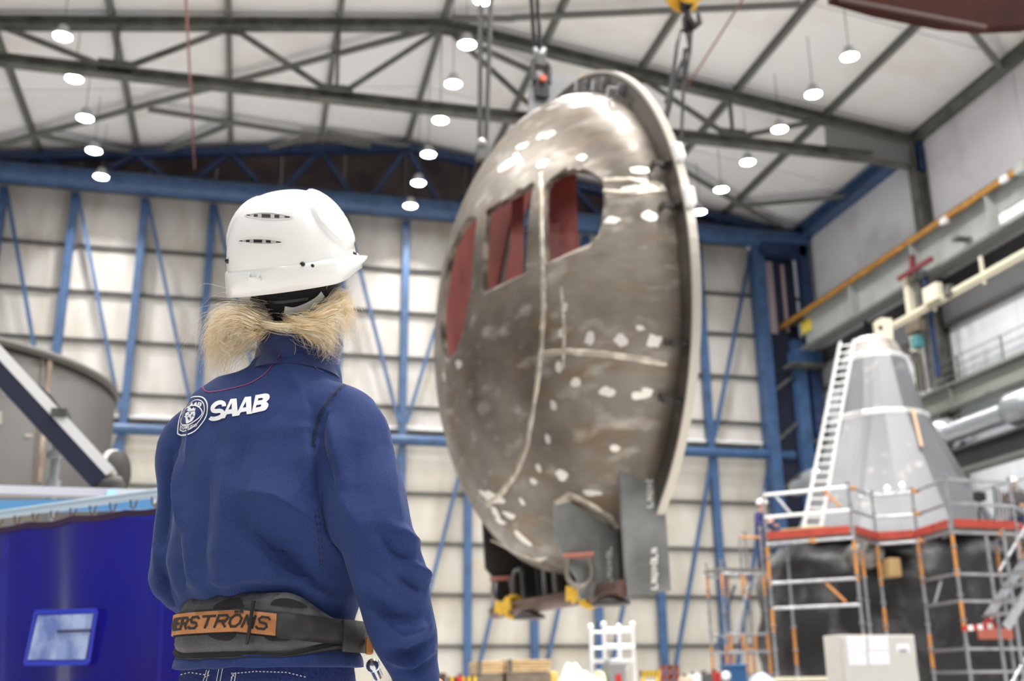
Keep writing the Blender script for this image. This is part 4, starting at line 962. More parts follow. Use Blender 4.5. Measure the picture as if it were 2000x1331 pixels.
# aluminium access tower
at_ = thing('aluminium_tower', tuple(atY(1208, 1331, 25)[:2])+(0,), 'bright aluminium rolling tower standing before the cream wall', 'tower')
AL_ = mat('bright_aluminium', (244, 244, 246), .3, .3)
xl, xr = atY(1181, 1280, 25).x, atY(1238, 1280, 25).x
for y_ in (25, 26):
    for x in (xl, xr):
        top = atY(1181, 1222, 25).z; MB().cyl((x, y_, .12), (x, y_, top), .045, 8).build('post', AL_, at_); MB().ball((x, y_, top+.02), .075, 10).build('post_cap', AL_, at_)
        MB().lathe([(.02, -.03), (.1, -.03), (.1, .03), (.02, .03)], 12, Matrix.Translation((x, y_, .1)) @ Matrix.Rotation(PI/2, 4, 'Y')).build('wheel', BLACK, at_)
    for py in (1231, 1263):
        z = atY(1210, py, 25).z; MB().cyl((xl, y_, z), (xr, y_, z), .06 if y_ == 25 else .03, 8).build('rail', AL_, at_)
z = atY(1210, 1290, 25).z; MB().box(((xl+xr)/2, 25.5, z), (xr-xl, 1.1, .08)).build('platform', AL_, at_)
MB().cyl((xl, 26, .4), (xr, 25, z), .025, 6).build('brace', AL_, at_)
t, xa, xb, zt = floor_box('grey_cylinder_unit', 1188, 1222, 1293, 24.2, .5, mat('brushed_grey', (150, 150, 152), .35, .5), 'grey steel unit with red tag standing below the aluminium tower', 'machine'); MB().bbox((xa+.22, 24.19, atY(1200, 1326, 24.2).z), (.14, .03, .2), .01).build('red_tag', RED, t); MB().bbox(((xa+xb)/2, 24.45, zt+.03), (xb-xa-.1, .4, .06), .02).build('lid', GALV, t)
MB().beam(atY(1232, 1331, 23.4), atY(1252, 1306, 23.6), .07, .04)
a, c_ = atY(1292, 1300, 26), atY(1322, 1298, 26)
t = thing('rust_frame', ((a.x+c_.x)/2, 26, 0), 'red brown steel trestle frame against the blue post', 'frame'); RB = mat('rust_paint', (146, 82, 66), .6)
for x in (a.x, (a.x+c_.x)/2, c_.x): MB().box((x, 26, a.z/2), (.09, .09, a.z)).build('leg', RB, t)
for k in (1.0, .82): MB().box(((a.x+c_.x)/2, 26, a.z*k-.04), (c_.x-a.x, .09, .08)).build('cross_bar', RB, t)
rn = random.Random(4)
for i, (px, py, w_, m_, lab, cat) in enumerate(((1345, 1322, 18, mat('beige_drum', (206, 190, 170), .5), 'beige canister on the floor by the rust trestle', 'canister'), (1362, 1318, 16, WHITE, 'white plastic canister on the floor under the hull end', 'canister'),
        (1382, 1316, 20, DGREY, 'charcoal machine housing on the floor below the ring', 'machine'), (1402, 1313, 12, RED, 'red fuel can next to the charcoal housing', 'canister'))):
    t, xa, xb, zt = floor_box('canister' if cat == 'canister' else 'machine_housing', px-w_/2, px+w_/2, py, 24+i*.4, .35, m_, lab, cat)
    MB().cyl(((xa+xb)/2-.04, 24.15+i*.4, zt-.01), ((xa+xb)/2-.04, 24.15+i*.4, zt+.06), .04, 10).build('cap', BLACK, t); MB().tube([((xa+xb)/2, 24.17+i*.4, zt-.01), ((xa+xb)/2+.02, 24.17+i*.4, zt+.06), ((xa+xb)/2+.09, 24.17+i*.4, zt-.01)], .012, 6).build('handle', m_, t)
c = atY(1418, 1320, 21); t = thing('white_sphere_float', (c.x, 21, 0), 'round white ball valve cover on a stand beside the navy bin', 'valve'); MB().ball(c, .085, 14).build('ball', WHITE, t); MB().cyl((c.x, 21, 0), (c.x, 21, c.z), .03, 8).build('stand', STEEL, t)
t, xa, xb, zt = floor_box('navy_bin', 1429, 1459, 1303, 23, .6, mat('navy_bin', (30, 76, 120), .45), 'navy blue waste bin with lid below the scaffold tower', 'bin'); MB().bbox(((xa+xb)/2, 23.3, zt+.03), (xb-xa+.04, .66, .06), .02).build('lid', mat('bin_lid', (40, 92, 140), .4), t)
for s in (-1, 1): MB().lathe([(.02, -.02), (.08, -.02), (.08, .02), (.02, .02)], 10, Matrix.Translation(((xa+xb)/2+s*.12, 23.62, .08)) @ Matrix.Rotation(PI/2, 4, 'Y')).build('wheel', BLACK, t)
tr_ = thing('rail_trolley', (13.5, 20, 0), 'long pale steel rail on trestles in front of the black hull section', 'rail'); a, c_ = atY(1512, 1327, 19.5), atY(1640, 1324, 19.5); c_.z = a.z
MB().beam(a, c_, .1, .08).build('rail', CREAM, tr_)
for k in (.1, .9): p = a.lerp(c_, k); MB().beam(p, (p.x, p.y, 0), .06, .06).build('leg', STEEL, tr_)
# ================================================================== people
def ev_mesh(o):
    dg = bpy.context.evaluated_depsgraph_get(); me = bpy.data.meshes.new_from_object(o.evaluated_get(dg)); bpy.data.objects.remove(o); return me
def remesh(b, voxel, smooth=4, fac=.5, name='body'):
    o = bpy.data.objects.new('tmp', b.mesh('tmp', None)); COL.objects.link(o)
    md = o.modifiers.new('r', 'REMESH'); md.mode = 'VOXEL'; md.voxel_size = voxel; md.use_smooth_shade = True
    if smooth: ms = o.modifiers.new('s', 'SMOOTH'); ms.iterations = smooth; ms.factor = fac
    me = ev_mesh(o); me.name = name; me.materials.clear(); return me
def setmat(me, m_):
    me.materials.clear(); me.materials.append(m_); me.polygons.foreach_set('use_smooth', [True]*len(me.polygons)); return me
def ring(z, cx, cy, a, b, n=2.3, rot=0., k=40, tilt=(0, 0)):
    P = []
    for i in range(k):
        t = 2*PI*i/k; c, s = math.cos(t), math.sin(t)
        x = a*math.copysign(abs(c)**(2/n), c); y = b*math.copysign(abs(s)**(2/n), s)
        x, y = x*math.cos(rot)-y*math.sin(rot), x*math.sin(rot)+y*math.cos(rot)
        P.append((cx+x, cy+y, z+tilt[0]*x+tilt[1]*y))
    return P
def loft(b, rings, cap=True):
    k = len(rings[0]); vs = [p for r in rings for p in r]
    fs = [(i*k+j, i*k+(j+1) % k, (i+1)*k+(j+1) % k, (i+1)*k+j) for i in range(len(rings)-1) for j in range(k)]
    if cap: fs += [tuple(reversed(range(k))), tuple((len(rings)-1)*k+j for j in range(k))]
    return b.add(vs, fs, True)
def spline(pts, rs, n=6):
    """Catmull-Rom through joints"""
    P = [Vector(p) for p in pts]; out = []; ro = []
    for i in range(len(P)-1):
        p0, p1, p2, p3 = P[max(i-1, 0)], P[i], P[i+1], P[min(i+2, len(P)-1)]
        for j in range(n):
            t = j/n; out.append(.5*((2*p1)+(p2-p0)*t+(2*p0-5*p1+4*p2-p3)*t*t+(3*p1-p0-3*p2+p3)*t**3)); ro.append(rs[i]+(rs[i+1]-rs[i])*t)
    return out+[P[-1]], ro+[rs[-1]]
def limb(b, pts, rs, n=6, sides=16):
    p, r = spline(pts, rs, n); return b.tube(p, r, sides)
def hand(b, wrist, d, side, curl=.5):
    """palm and five bent fingers; d = pointing direction, side = towards the thumb"""
    w_ = Vector(wrist); d = Vector(d).normalized(); s = Vector(side); s = (s-d*s.dot(d)).normalized(); n = d.cross(s)
    if n.y > 0 and False: n = -n
    limb(b, [w_-d*.02, w_+d*.02, w_+d*.06, w_+d*.09], [.026, .03, .034, .03], 4, 14)
    for k, L_ in ((-1.5, .062), (-.5, .078), (.5, .084), (1.5, .076)):
        o = w_+d*.07+s*(k*.0195); pts = [o]; dd = d.copy(); p = o+d*.022; pts.append(p)
        for seg in (.45, .32, .25):
            dd = (dd*math.cos(curl*.7)+n*math.sin(curl*.7)).normalized(); p = p+dd*L_*seg; pts.append(p)
        limb(b, pts, [.0105, .0095, .009, .008, .0065], 3, 10)
    o = w_+d*.025+s*.026; dd = (d*.6+s*.7+n*.35).normalized()
    limb(b, [o-s*.012, o+dd*.03, o+dd*.05+d*.012, o+dd*.06+d*.034], [.014, .012, .0105, .008], 3, 10)
def head(b, c, M, s=1.0):
    """c = centre of the skull; M turns (x right, y forward, z up) to the facing"""
    prof = [(-.135, .030, .034, .030), (-.118, .044, .052, .028), (-.095, .057, .066, .022), (-.06, .066, .08, .012), (-.02, .071, .092, .002), (.03, .075, .098, -.004), (.07, .07, .092, -.006), (.1, .052, .07, -.006), (.118, .026, .036, -.006), (.122, .006, .008, -.006)]
    loft(b, [[c+M @ (Vector(p)*s) for p in ring(z, 0, cy+.012, a, bb, 2.2)] for z, a, bb, cy in prof])
    T = lambda v: c+M @ (Vector(v)*s)
    limb(b, [T((0, .098, .012)), T((0, .112, -.015)), T((0, .121, -.034)), T((0, .104, -.043))], [.008*s, .011*s, .014*s, .008*s], 3, 10)
    for q in (-1, 1):
        limb(b, [T((q*.012, .1, -.036)), T((q*.016, .098, -.04))], [.008*s, .007*s], 2, 8)
        b.tube([T((q*.03, .088, .004)), T((q*.034, .092, .0))], [.013*s, .0115*s], 10)
        b.tube([T((q*.012, .1, .022)), T((q*.036, .094, .026)), T((q*.056, .074, .02))], [.008*s, .0085*s, .006*s], 8)
        b.tube([T((q*.045, .078, -.03)), T((q*.05, .07, -.04))], [.018*s, .016*s], 10)
        pts = [T((q*(.072+.012*math.sin(a)), -.004+.016*math.cos(a)-.004, -.005+.03*math.sin(a+.6))) for a in np.linspace(0, 2*PI, 13)[:-1]]
        b.tube(pts, .0065*s, 8, closed=True); b.tube([T((q*.066, .006, -.02)), T((q*.08, -.004, .01))], [.008*s, .006*s], 8)
    b.tube([T((-.024, .096, -.068)), T((0, .106, -.066)), T((.024, .096, -.068))], [.005*s, .0065*s, .005*s], 8)
    b.tube([T((-.02, .096, -.077)), T((0, .105, -.078)), T((.02, .096, -.077))], [.0055*s, .0075*s, .0055*s], 8)
    b.tube([T((-.012, .09, -.112)), T((.012, .09, -.112))], [.018*s, .018*s], 10)
def yawM(deg): return Matrix.Rotation(-math.radians(deg), 3, 'Z')
sstep = lambda a, b2, x: (lambda t: t*t*(3-2*t))(min(max((x-a)/(b2-a), 0), 1))
SKIN = mat('skin', (216, 164, 140), .5, noise=(12, (204, 146, 122), .4, .7))
# ---------------------------------------------------------------- the worker in front
W0 = Vector((.046, 2.17, 0)); AT = 42.0; MTt = yawM(AT)
AH = 29.0; PITH = math.radians(26)
MH = yawM(AH) @ Matrix.Rotation(PITH, 3, 'X')
def Wp(x, y, z): return W0+MTt @ Vector((x, y, z))
Hc = Vector((.058, 2.19, 1.682))                    # centre of the helmet rim plane
SHR, SHL = (.152, -.005, 1.345), (-.214, .0, 1.352)
ELR, ELL = (.276, -.045, 1.09), (-.2, -.02, 1.06)
WRR, WRL = (.282, .07, .875), (-.16, .2, .97)
bd_ = MB()
loft(bd_, [[Wp(*p) for p in ring(z, 0, cy, a, b2, 2.3, rt)] for z, cy, a, b2, rt in ((.80, 0, .155, .11, -.14), (.9, 0, .15, .105, -.12), (1.0, 0, .135, .095, -.06), (1.15, 0, .155, .105, 0), (1.3, 0, .165, .105, 0), (1.38, 0, .14, .085, 0), (1.42, .005, .085, .065, 0), (1.45, .01, .055, .055, 0))])
limb(bd_, [Wp(0, .0, 1.4), Wp(0, .012, 1.48), Wp(0, .03, 1.56)], [.06, .056, .054], 4, 18)
head(bd_, Hc+MH @ Vector((0, .0, -.01)), MH)
for S, E_, Wr in ((SHR, ELR, WRR), (SHL, ELL, WRL)):
    e, w_ = Vector(E_), Vector(Wr)
    limb(bd_, [Wp(*(Vector(S)*.75+Vector((0, 0, .34)))), Wp(*S), Wp(*((Vector(S)+e)/2)), Wp(*E_), Wp(*((e+w_)/2+Vector((0, -.006, 0)))), Wp(*Wr)], [.05, .052, .046, .037, .036, .025], 5, 16)
d_r = (MTt @ (Vector(WRR)-Vector(ELR))).normalized(); hand(bd_, Wp(*WRR), d_r+Vector((0, .15, -.4)), MTt @ Vector((-.1, 1, .1)), .55)
d_l = (MTt @ (Vector(WRL)-Vector(ELL))).normalized(); hand(bd_, Wp(*WRL), d_l, MTt @ Vector((.3, .2, 1)), .7)
for q in (-1, 1):
    limb(bd_, [Wp(q*.08, 0, .86), Wp(q*.092, .01, .7), Wp(q*.1, .015, .48), Wp(q*.105, -.005, .28), Wp(q*.105, -.01, .09), Wp(q*.11, .03, .05), Wp(q*.115, .14, .035)], [.085, .08, .058, .052, .04, .036, .03], 5, 16)
me = setmat(remesh(bd_, .0048, 5), SKIN)
person = bpy.data.objects.new('person', me); COL.objects.link(person)
me.transform(Matrix.Translation(-W0)); person.location = W0
tag(person, 'worker seen from behind in navy sweatshirt, white helmet and black back belt', 'person')
def child(name, me_or_mb, m_=None, par=person):
    me_ = me_or_mb if not isinstance(me_or_mb, MB) else me_or_mb.mesh(name, m_)
    if m_ and not isinstance(me_or_mb, MB): setmat(me_, m_)
    o = bpy.data.objects.new(name, me_); COL.objects.link(o); o.parent = par
    me_.transform(Matrix.Translation(-parent_loc(par))); return o
def bvh(me_, off=None):
    vs = [v.co+(off or Vector()) for v in me_.vertices]; return BVHTree.FromPolygons(vs, [tuple(p.vertices) for p in me_.polygons])
def cast(tree, px, py, lift=.0):
    d = ray(px, py).normalized(); h, n, i, _ = tree.ray_cast(CAM, d)
    if h is None: return None
    if n.dot(d) > 0: n = -n
    return h+n*lift, n
# ---- sweatshirt
NAVY = mat('navy_sweat_fabric', (48, 66, 118), .85, noise=(620, (38, 53, 98), .35, .65), bump=(520, .3, .002), sheen=.07, spec=.2)
NAVYD = mat('dark_navy_lining', (22, 24, 40), .9, spec=.2)
jk = MB()
tor = [(.882, .0, .0, .192, .146, -.14), (.9, 0, 0, .188, .143, -.13), (.93, 0, 0, .172, .128, -.12), (.97, 0, 0, .168, .125, -.09), (1.0, 0, -.002, .176, .135, -.07), (1.03, 0, -.008, .19, .150, -.05), (1.08, 0, -.012, .198, .156, -.02),
       (1.16, 0, -.01, .2, .152, 0), (1.24, 0, -.006, .2, .146, 0), (1.31, -.01, -.002, .194, .138, 0), (1.36, -.03, .0, .196, .126, 0), (1.402, -.034, .004, .174, .108, 0), (1.434, -.016, .008, .138, .094, 0), (1.458, .016, .012, .094, .084, 0), (1.478, .02, .014, .082, .078, 0)]
loft(jk, [[Wp(*p) for p in ring(z, cx, cy, a, b2, 2.35, rt, 56, (-.15*sstep(1.28, 1.4, z)*(1-sstep(1.43, 1.46, z)), 0))] for z, cx, cy, a, b2, rt in tor])
def sleeve(S, E_, Wr, q):
    S, E_, Wr = Vector(S), Vector(E_), Vector(Wr); d = (Wr-E_).normalized()
    pts = [S+Vector((-q*.085, .0, .022)), S+Vector((-q*.03, 0, .008)), S+Vector((q*.018, 0, -.03)), S.lerp(E_, .38), S.lerp(E_, .75), E_, E_.lerp(Wr, .35), E_.lerp(Wr, .75), E_.lerp(Wr, .98), E_.lerp(Wr, 1.12)]
    p, r = spline(pts, [.06, .068, .074, .077, .073, .068, .066, .058, .046, .04], 5)
    jk.tube([Wp(*v) for v in p], r, 24)
sleeve(SHR, ELR, WRR, 1); sleeve(SHL, ELL, WRL, -1)
jme = remesh(jk, .0046, 6, .5, 'sweatshirt')
V = np.empty(len(jme.vertices)*3); jme.vertices.foreach_get('co', V); V = V.reshape(-1, 3)
Nn = np.empty(len(jme.vertices)*3); jme.vertices.foreach_get('normal', Nn); Nn = Nn.reshape(-1, 3)
jt = bvh(jme)
FOLDS = [  # strokes over the cloth (sight-line pixels), width m, height m
    ([(352, 1010), (345, 1090), (355, 1150)], .016, -.008), ([(335, 890), (322, 980), (318, 1060)], .012, -.010), ([(355, 880), (348, 970), (352, 1060)], .014, .008),
    ([(440, 900), (436, 1000), (430, 1100)], .018, .006), ([(405, 920), (398, 1020), (390, 1110)], .02, -.006),
    ([(470, 1020), (530, 1060), (590, 1110), (650, 1160)], .032, -.022), ([(470, 960), (540, 975), (600, 1015), (665, 1090)], .03, .016), ([(560, 1000), (600, 930), (612, 870)], .022, .006),
    ([(500, 880), (520, 820), (560, 790)], .03, -.004), ([(470, 980), (462, 920), (480, 840)], .022, -.006), ([(620, 830), (632, 900), (650, 960)], .012, -.009), ([(640, 800), (655, 870), (668, 930)], .013, .008),
    ([(595, 840), (600, 900), (604, 960)], .01, .006), ([(660, 960), (690, 1010), (720, 1060)], .016, .006), ([(700, 850), (690, 900), (688, 950)], .02, -.005),
    ([(770, 1030), (800, 1055), (825, 1060)], .011, .010), ([(740, 1040), (775, 1075), (815, 1098)], .012, -.009), ([(800, 1095), (822, 1118), (832, 1135)], .008, .010), ([(770, 1120), (800, 1135), (826, 1150)], .010, -.008),
    ([(700, 1100), (740, 1120), (780, 1160)], .016, .008), ([(720, 1160), (770, 1200), (830, 1210)], .013, -.008), ([(730, 1190), (790, 1235), (838, 1222)], .011, .010), ([(760, 1270), (800, 1280), (843, 1252)], .008, -.010), ([(765, 1290), (805, 1300), (845, 1272)], .008, .008),
    ([(780, 1310), (815, 1312), (846, 1290)], .007, -.008), ([(765, 880), (770, 960), (788, 1030)], .014, .005), ([(715, 760), (745, 820), (760, 880)], .02, .004), ([(370, 1120), (440, 1140), (520, 1130)], .016, .007), ([(420, 1150), (500, 1150), (580, 1160)], .010, -.008),
    ([(540, 1120), (610, 1150), (670, 1180)], .014, .008), ([(395, 790), (420, 850), (425, 900)], .018, -.004), ([(365, 900), (372, 840), (390, 800)], .014, .005), ([(300, 960), (298, 1050), (310, 1140)], .016, .005), ([(312, 1100), (330, 1170), (350, 1220)], .010, -.008),
    ([(560, 720), (590, 770), (600, 830)], .018, .005), ([(655, 760), (640, 800), (628, 850)], .010, -.005)]
disp = np.zeros(len(V))
rs_ = np.random.RandomState(3)
for px, w_, h_ in FOLDS:
    P = []
    for (a, b2) in zip(px[:-1], px[1:]):
        for i in range(6):
            c_ = cast(jt, a[0]+(b2[0]-a[0])*i/6, a[1]+(b2[1]-a[1])*i/6)
            if c_: P.append(c_[0])
    c_ = cast(jt, *px[-1])
    if c_: P.append(c_[0])
    if len(P) < 2: continue
    P = np.array([tuple(p) for p in P]); a = P[:-1]; ab = P[1:]-a
    lo, hi = P.min(0)-.08, P.max(0)+.08; idx = np.where(((V > lo) & (V < hi)).all(1))[0]
    best = np.full(len(idx), 9.)
    tb_ = np.zeros(len(idx))
    for i in range(len(a)):
        t = np.clip(((V[idx]-a[i])*ab[i]).sum(1)/max((ab[i]**2).sum(), 1e-12), 0, 1); d2 = np.sqrt(((V[idx]-a[i]-t[:, None]*ab[i])**2).sum(1))
        m2 = d2 < best; best[m2] = d2[m2]; tb_[m2] = (i+t[m2])/len(a)
    disp[idx] += 1.9*h_*(.6*np.exp(-best**2/(2*w_*w_))+.4*np.exp(-best/(.55*w_)))*np.clip(np.sin(np.clip(tb_, .06, .94)*PI), 0, 1)**.5
L = (V-np.array(W0)) @ np.array(MTt)          # local coords
disp += .0022*np.sin(L[:, 2]*38+L[:, 0]*21+2*np.sin(L[:, 0]*17))*np.sin(L[:, 0]*29-L[:, 2]*13)
back = (L[:, 2] > 1.0) & (L[:, 2] < 1.12)
disp += back*.004*np.sin(np.arctan2(L[:, 0], -L[:, 1])*13+1.5*np.sin(L[:, 2]*30))*np.sin((L[:, 2]-1.0)/.12*PI)
V2 = V+Nn*disp[:, None]
jme.vertices.foreach_set('co', V2.reshape(-1)); jme.update()
setmat(jme, NAVY)
jt = bvh(jme)
jacket = child('sweatshirt', jme)
# collar: a standing double band, open at the front
def collar(name, rows, m_, par, gap=.5, th=.005):
    b = MB(); n = 64; vs = []; k = len(rows)
    for sgn in (0, 1):
        for z, cx, cy, a, b2, tl in rows:
            for j in range(n+1):
                t = -PI/2+gap-PI+ (2*PI-2*gap)*j/n + PI*0
                t = PI/2+gap+(2*PI-2*gap)*j/n
                x = (a-sgn*th)*math.cos(t); y = (b2-sgn*th)*math.sin(t); vs.append(Wp(cx+x+.02, cy+y, z+tl*y))
    m2 = n+1; fs = []
    for s in range(2):
        for i in range(k-1):
            for j in range(n):
                q = (s*k*m2+i*m2+j, s*k*m2+i*m2+j+1, s*k*m2+(i+1)*m2+j+1, s*k*m2+(i+1)*m2+j); fs.append(q)
    fs += [((k-1)*m2+j, (k-1)*m2+j+1, k*m2+(k-1)*m2+j+1, k*m2+(k-1)*m2+j) for j in range(n)]
    b.add(vs, fs, True); return child(name, b, m_, par)
col = collar('collar', [(1.44, 0, .008, .098, .09, -.1), (1.466, 0, .012, .088, .08, -.12), (1.5, 0, .018, .088, .078, -.14), (1.522, 0, .022, .092, .08, -.16)], mat('collar_navy', (40, 52, 92), .85, bump=(420, .2, .002), sheen=.3, spec=.2), jacket, .35)
collar('collar_lining', [(1.452, 0, .012, .085, .078, -.1), (1.5, 0, .018, .083, .072, -.14), (1.518, 0, .022, .086, .075, -.16)], NAVYD, jacket, .3, .003)
# seams: thin stitched ribbons lying on the cloth
def strokes(tree, px, w_, m_, name, par, lift=.0012, dash=None, step=5.0, lab=None):
    pts = []
    for a, b2 in zip(px[:-1], px[1:]):
        k = max(1, int(math.hypot(b2[0]-a[0], b2[1]-a[1])/step)); pts += [(a[0]+(b2[0]-a[0])*i/k, a[1]+(b2[1]-a[1])*i/k) for i in range(k)]
    pts.append(px[-1]); C_ = [cast(tree, *p) for p in pts]; b = MB(); prev = None
    for i in range(len(C_)-1):
        if C_[i] is None or C_[i+1] is None or (C_[i][0]-C_[i+1][0]).length > .06: continue
        if dash and i % 2: continue
        p, n = C_[i]; q, n2 = C_[i+1]; d = (q-p).normalized(); s = d.cross(n).normalized()*w_/2; s2 = d.cross(n2).normalized()*w_/2
        b.add([p-s+n*lift, p+s+n*lift, q+s2+n2*lift, q-s2+n2*lift], [(0, 1, 2, 3)])
    if not b.v: return None
    o = child(name, b, m_, par)
    if lab: o['label'] = lab
    return o
def smooth_px(P, n=6):
    o, _ = spline([(x, y, 0) for x, y in P], [1]*len(P), n); return [(p.x, p.y) for p in o]
PINK = mat('magenta_thread', (150, 50, 100), .6); THR = mat('black_thread', (20, 22, 36), .7)
strokes(jt, smooth_px([(395, 752), (402, 764), (420, 765), (460, 757), (490, 748), (518, 730), (536, 708), (548, 692)]), .0022, PINK, 'yoke_seam', jacket, lab='thin magenta seam under the collar')
ARM = smooth_px([(717, 742), (700, 737), (672, 750), (646, 775), (625, 805), (613, 840), (609, 872)])
strokes(jt, ARM, .0016, THR, 'armhole_seam', jacket); strokes(jt, [(x+5, y+3) for x, y in ARM], .0016, THR, 'armhole_seam', jacket, dash=1, step=4)
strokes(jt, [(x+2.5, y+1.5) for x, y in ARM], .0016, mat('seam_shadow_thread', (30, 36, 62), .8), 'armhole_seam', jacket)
SD = smooth_px([(614, 995), (620, 1035), (624, 1080), (624, 1110)])
strokes(jt, SD, .0014, THR, 'side_seam', jacket, dash=1, step=4); strokes(jt, [(x+6, y) for x, y in SD], .0014, THR, 'side_seam', jacket, dash=1, step=4)
strokes(jt, smooth_px([(478, 686), (520, 672), (570, 670), (620, 684), (655, 700)]), .002, THR, 'collar_seam', jacket)
# ---- printed emblem and lettering, laid on the cloth
PRINT = mat('white_print', (240, 240, 244), .6)
def decal(tree, polys, name, m_, par, lift=.0014, lab=None, cell=3.0):
    """polys: outlines (pixels, optionally with holes by even-odd fill) triangulated on a fine grid and laid on the surface"""
    b = MB()
    for outer in polys:
        bm = bmesh.new()
        loops = outer if isinstance(outer[0][0], (tuple, list)) else [outer]
        es = []
        for lp in loops:
            d = []
            for (a, c_) in zip(lp, list(lp[1:])+[lp[0]]):
                k = max(1, int(math.hypot(c_[0]-a[0], c_[1]-a[1])/cell)); d += [(a[0]+(c_[0]-a[0])*i/k, a[1]+(c_[1]-a[1])*i/k) for i in range(k)]
            vs = [bm.verts.new((x, y, 0)) for x, y in d]; es += [bm.edges.new((vs[i], vs[(i+1) % len(vs)])) for i in range(len(vs))]
        bmesh.ops.triangle_fill(bm, use_beauty=True, use_dissolve=False, edges=es)
        xs = [v.co.x for v in bm.verts]; ys = [v.co.y for v in bm.verts]
        big = max(max(xs)-min(xs), max(ys)-min(ys))
        if big > 10:
            for ax, lo_, hi_ in ((0, min(xs), max(xs)), (1, min(ys), max(ys))):
                c0 = math.floor(lo_/8)*8+8
                while c0 < hi_:
                    bmesh.ops.bisect_plane(bm, geom=bm.verts[:]+bm.edges[:]+bm.faces[:], plane_co=(c0, 0, 0) if ax == 0 else (0, c0, 0), plane_no=(1, 0, 0) if ax == 0 else (0, 1, 0)); c0 += 8
        bm.verts.index_update(); ok = True; out = []
        mx_, my_ = sum(v.co.x for v in bm.verts)/len(bm.verts), sum(v.co.y for v in bm.verts)/len(bm.verts)
        for v in bm.verts:
            for q_ in (0, .03, .06, .1, .15, .22):
                h = cast(tree, v.co.x+(mx_-v.co.x)*q_, v.co.y+(my_-v.co.y)*q_, lift)
                if h: break
            if h is None: ok = False; break
            out.append(h[0])
        if ok: b.add(out, [[v.index for v in f.verts] for f in bm.faces])
        bm.free()
    if not b.v: return None
    o = child(name, b, m_, par)
    if lab: o['label'] = lab
    return o
def stroke_poly(pts, w_):
    """thick polyline outline with mitred joints"""
    P = [Vector((x, y)) for x, y in pts]; Lf, Rt = [], []
    for i, p in enumerate(P):
        d0 = (p-P[i-1]).normalized() if i else (P[1]-p).normalized(); d1 = (P[i+1]-p).normalized() if i < len(P)-1 else d0
        n0 = Vector((-d0.y, d0.x)); n1 = Vector((-d1.y, d1.x)); m_ = (n0+n1)
        m_ = m_.normalized() if m_.length > 1e-6 else n0; k = min(1/max(m_.dot(n0), .4), 2)
        Lf.append(p+m_*w_*k/2); Rt.append(p-m_*w_*k/2)
    return [(v.x, v.y) for v in Lf+Rt[::-1]]
# letters traced on the garment's own slant (block capitals)
def Z(cx): return [((320+x/8.317), (720+y/8.317)) for x, y in cx]
S_ = smooth_px(Z([(985, 618), (975, 572), (925, 555), (860, 575), (805, 630), (808, 680), (850, 695), (915, 690), (962, 712), (955, 765), (905, 800), (835, 818), (780, 815), (755, 800)]), 4)
decal(jt, [stroke_poly(S_, 8.2)], 'letter_print', PRINT, jacket, lab='white printed letter S')
decal(jt, [[Z([(945, 815), (1090, 500), (1188, 492), (1205, 690), (1240, 762), (1122, 782), (1112, 735), (1030, 748), (1000, 808)]), Z([(1055, 672), (1112, 662), (1110, 562)])]], 'letter_print', PRINT, jacket, lab='white printed letter A')
decal(jt, [[Z([(1170, 775), (1322, 468), (1422, 460), (1428, 700), (1430, 738), (1352, 748), (1345, 700), (1258, 715), (1228, 765)]), Z([(1286, 642), (1342, 634), (1338, 540)])]], 'letter_print', PRINT, jacket, lab='white printed second letter A')
Bo = Z([(1428, 735), (1492, 440), (1640, 412)])+smooth_px(Z([(1640, 412), (1695, 418), (1722, 450), (1715, 500), (1668, 545)]), 3)+smooth_px(Z([(1672, 548), (1702, 580), (1695, 630), (1650, 682), (1570, 702)]), 3)
decal(jt, [[Bo, Z([(1530, 530), (1540, 490), (1600, 483), (1618, 495), (1600, 518)]), Z([(1495, 640), (1508, 602), (1575, 590), (1592, 602), (1570, 628)])]], 'letter_print', PRINT, jacket, lab='white printed letter B')
RO_ = smooth_px(Z([(232, 1062), (240, 940), (270, 790), (330, 640), (420, 500), (520, 460), (640, 475), (705, 560), (715, 680), (690, 790), (620, 900), (520, 1010), (400, 1070), (290, 1085)]), 3)
RI_ = smooth_px(Z([(258, 1040), (262, 960), (290, 800), (350, 650), (440, 525), (530, 482), (625, 500), (682, 575), (695, 680), (668, 780), (600, 880), (500, 985), (400, 1045), (300, 1062)]), 3)
strokes(jt, RO_+RO_[:1], .0027, PRINT, 'emblem_ring', jacket, .0016, step=3, lab='white outer ring of the printed round emblem')
R2o = smooth_px(Z([(270, 1000), (300, 830), (365, 665), (460, 550), (545, 512), (620, 535), (660, 600), (662, 700), (620, 800), (540, 900), (440, 980), (330, 1020)]), 3)
R2i = smooth_px(Z([(282, 985), (312, 830), (378, 675), (468, 566), (545, 530), (608, 550), (644, 605), (646, 700), (606, 790), (530, 885), (435, 962), (335, 1004)]), 3)
strokes(jt, R2o+R2o[:1], .0019, PRINT, 'emblem_ring', jacket, .0016, step=3)
C0_ = smooth_px(Z([(285, 870), (300, 760), (350, 670), (430, 615), (510, 605), (590, 640), (632, 720), (590, 790), (500, 860), (400, 915), (310, 915)]), 3); C1_ = smooth_px(Z([(302, 862), (316, 768), (362, 685), (436, 634), (508, 624), (578, 654), (612, 718), (578, 776), (492, 842), (398, 895), (320, 896)]), 3)
strokes(jt, C0_+C0_[:1], .0024, PRINT, 'emblem_circle', jacket, .0016, step=3)
decal(jt, [Z([(405, 700), (400, 648), (425, 668), (440, 636), (462, 664), (498, 632), (500, 664), (525, 640), (512, 700), (518, 740), (500, 800), (470, 850), (395, 895), (370, 890), (362, 800), (336, 780), (358, 770), (360, 730)])], 'crest_head', PRINT, jacket, lab='white crowned animal head crest')
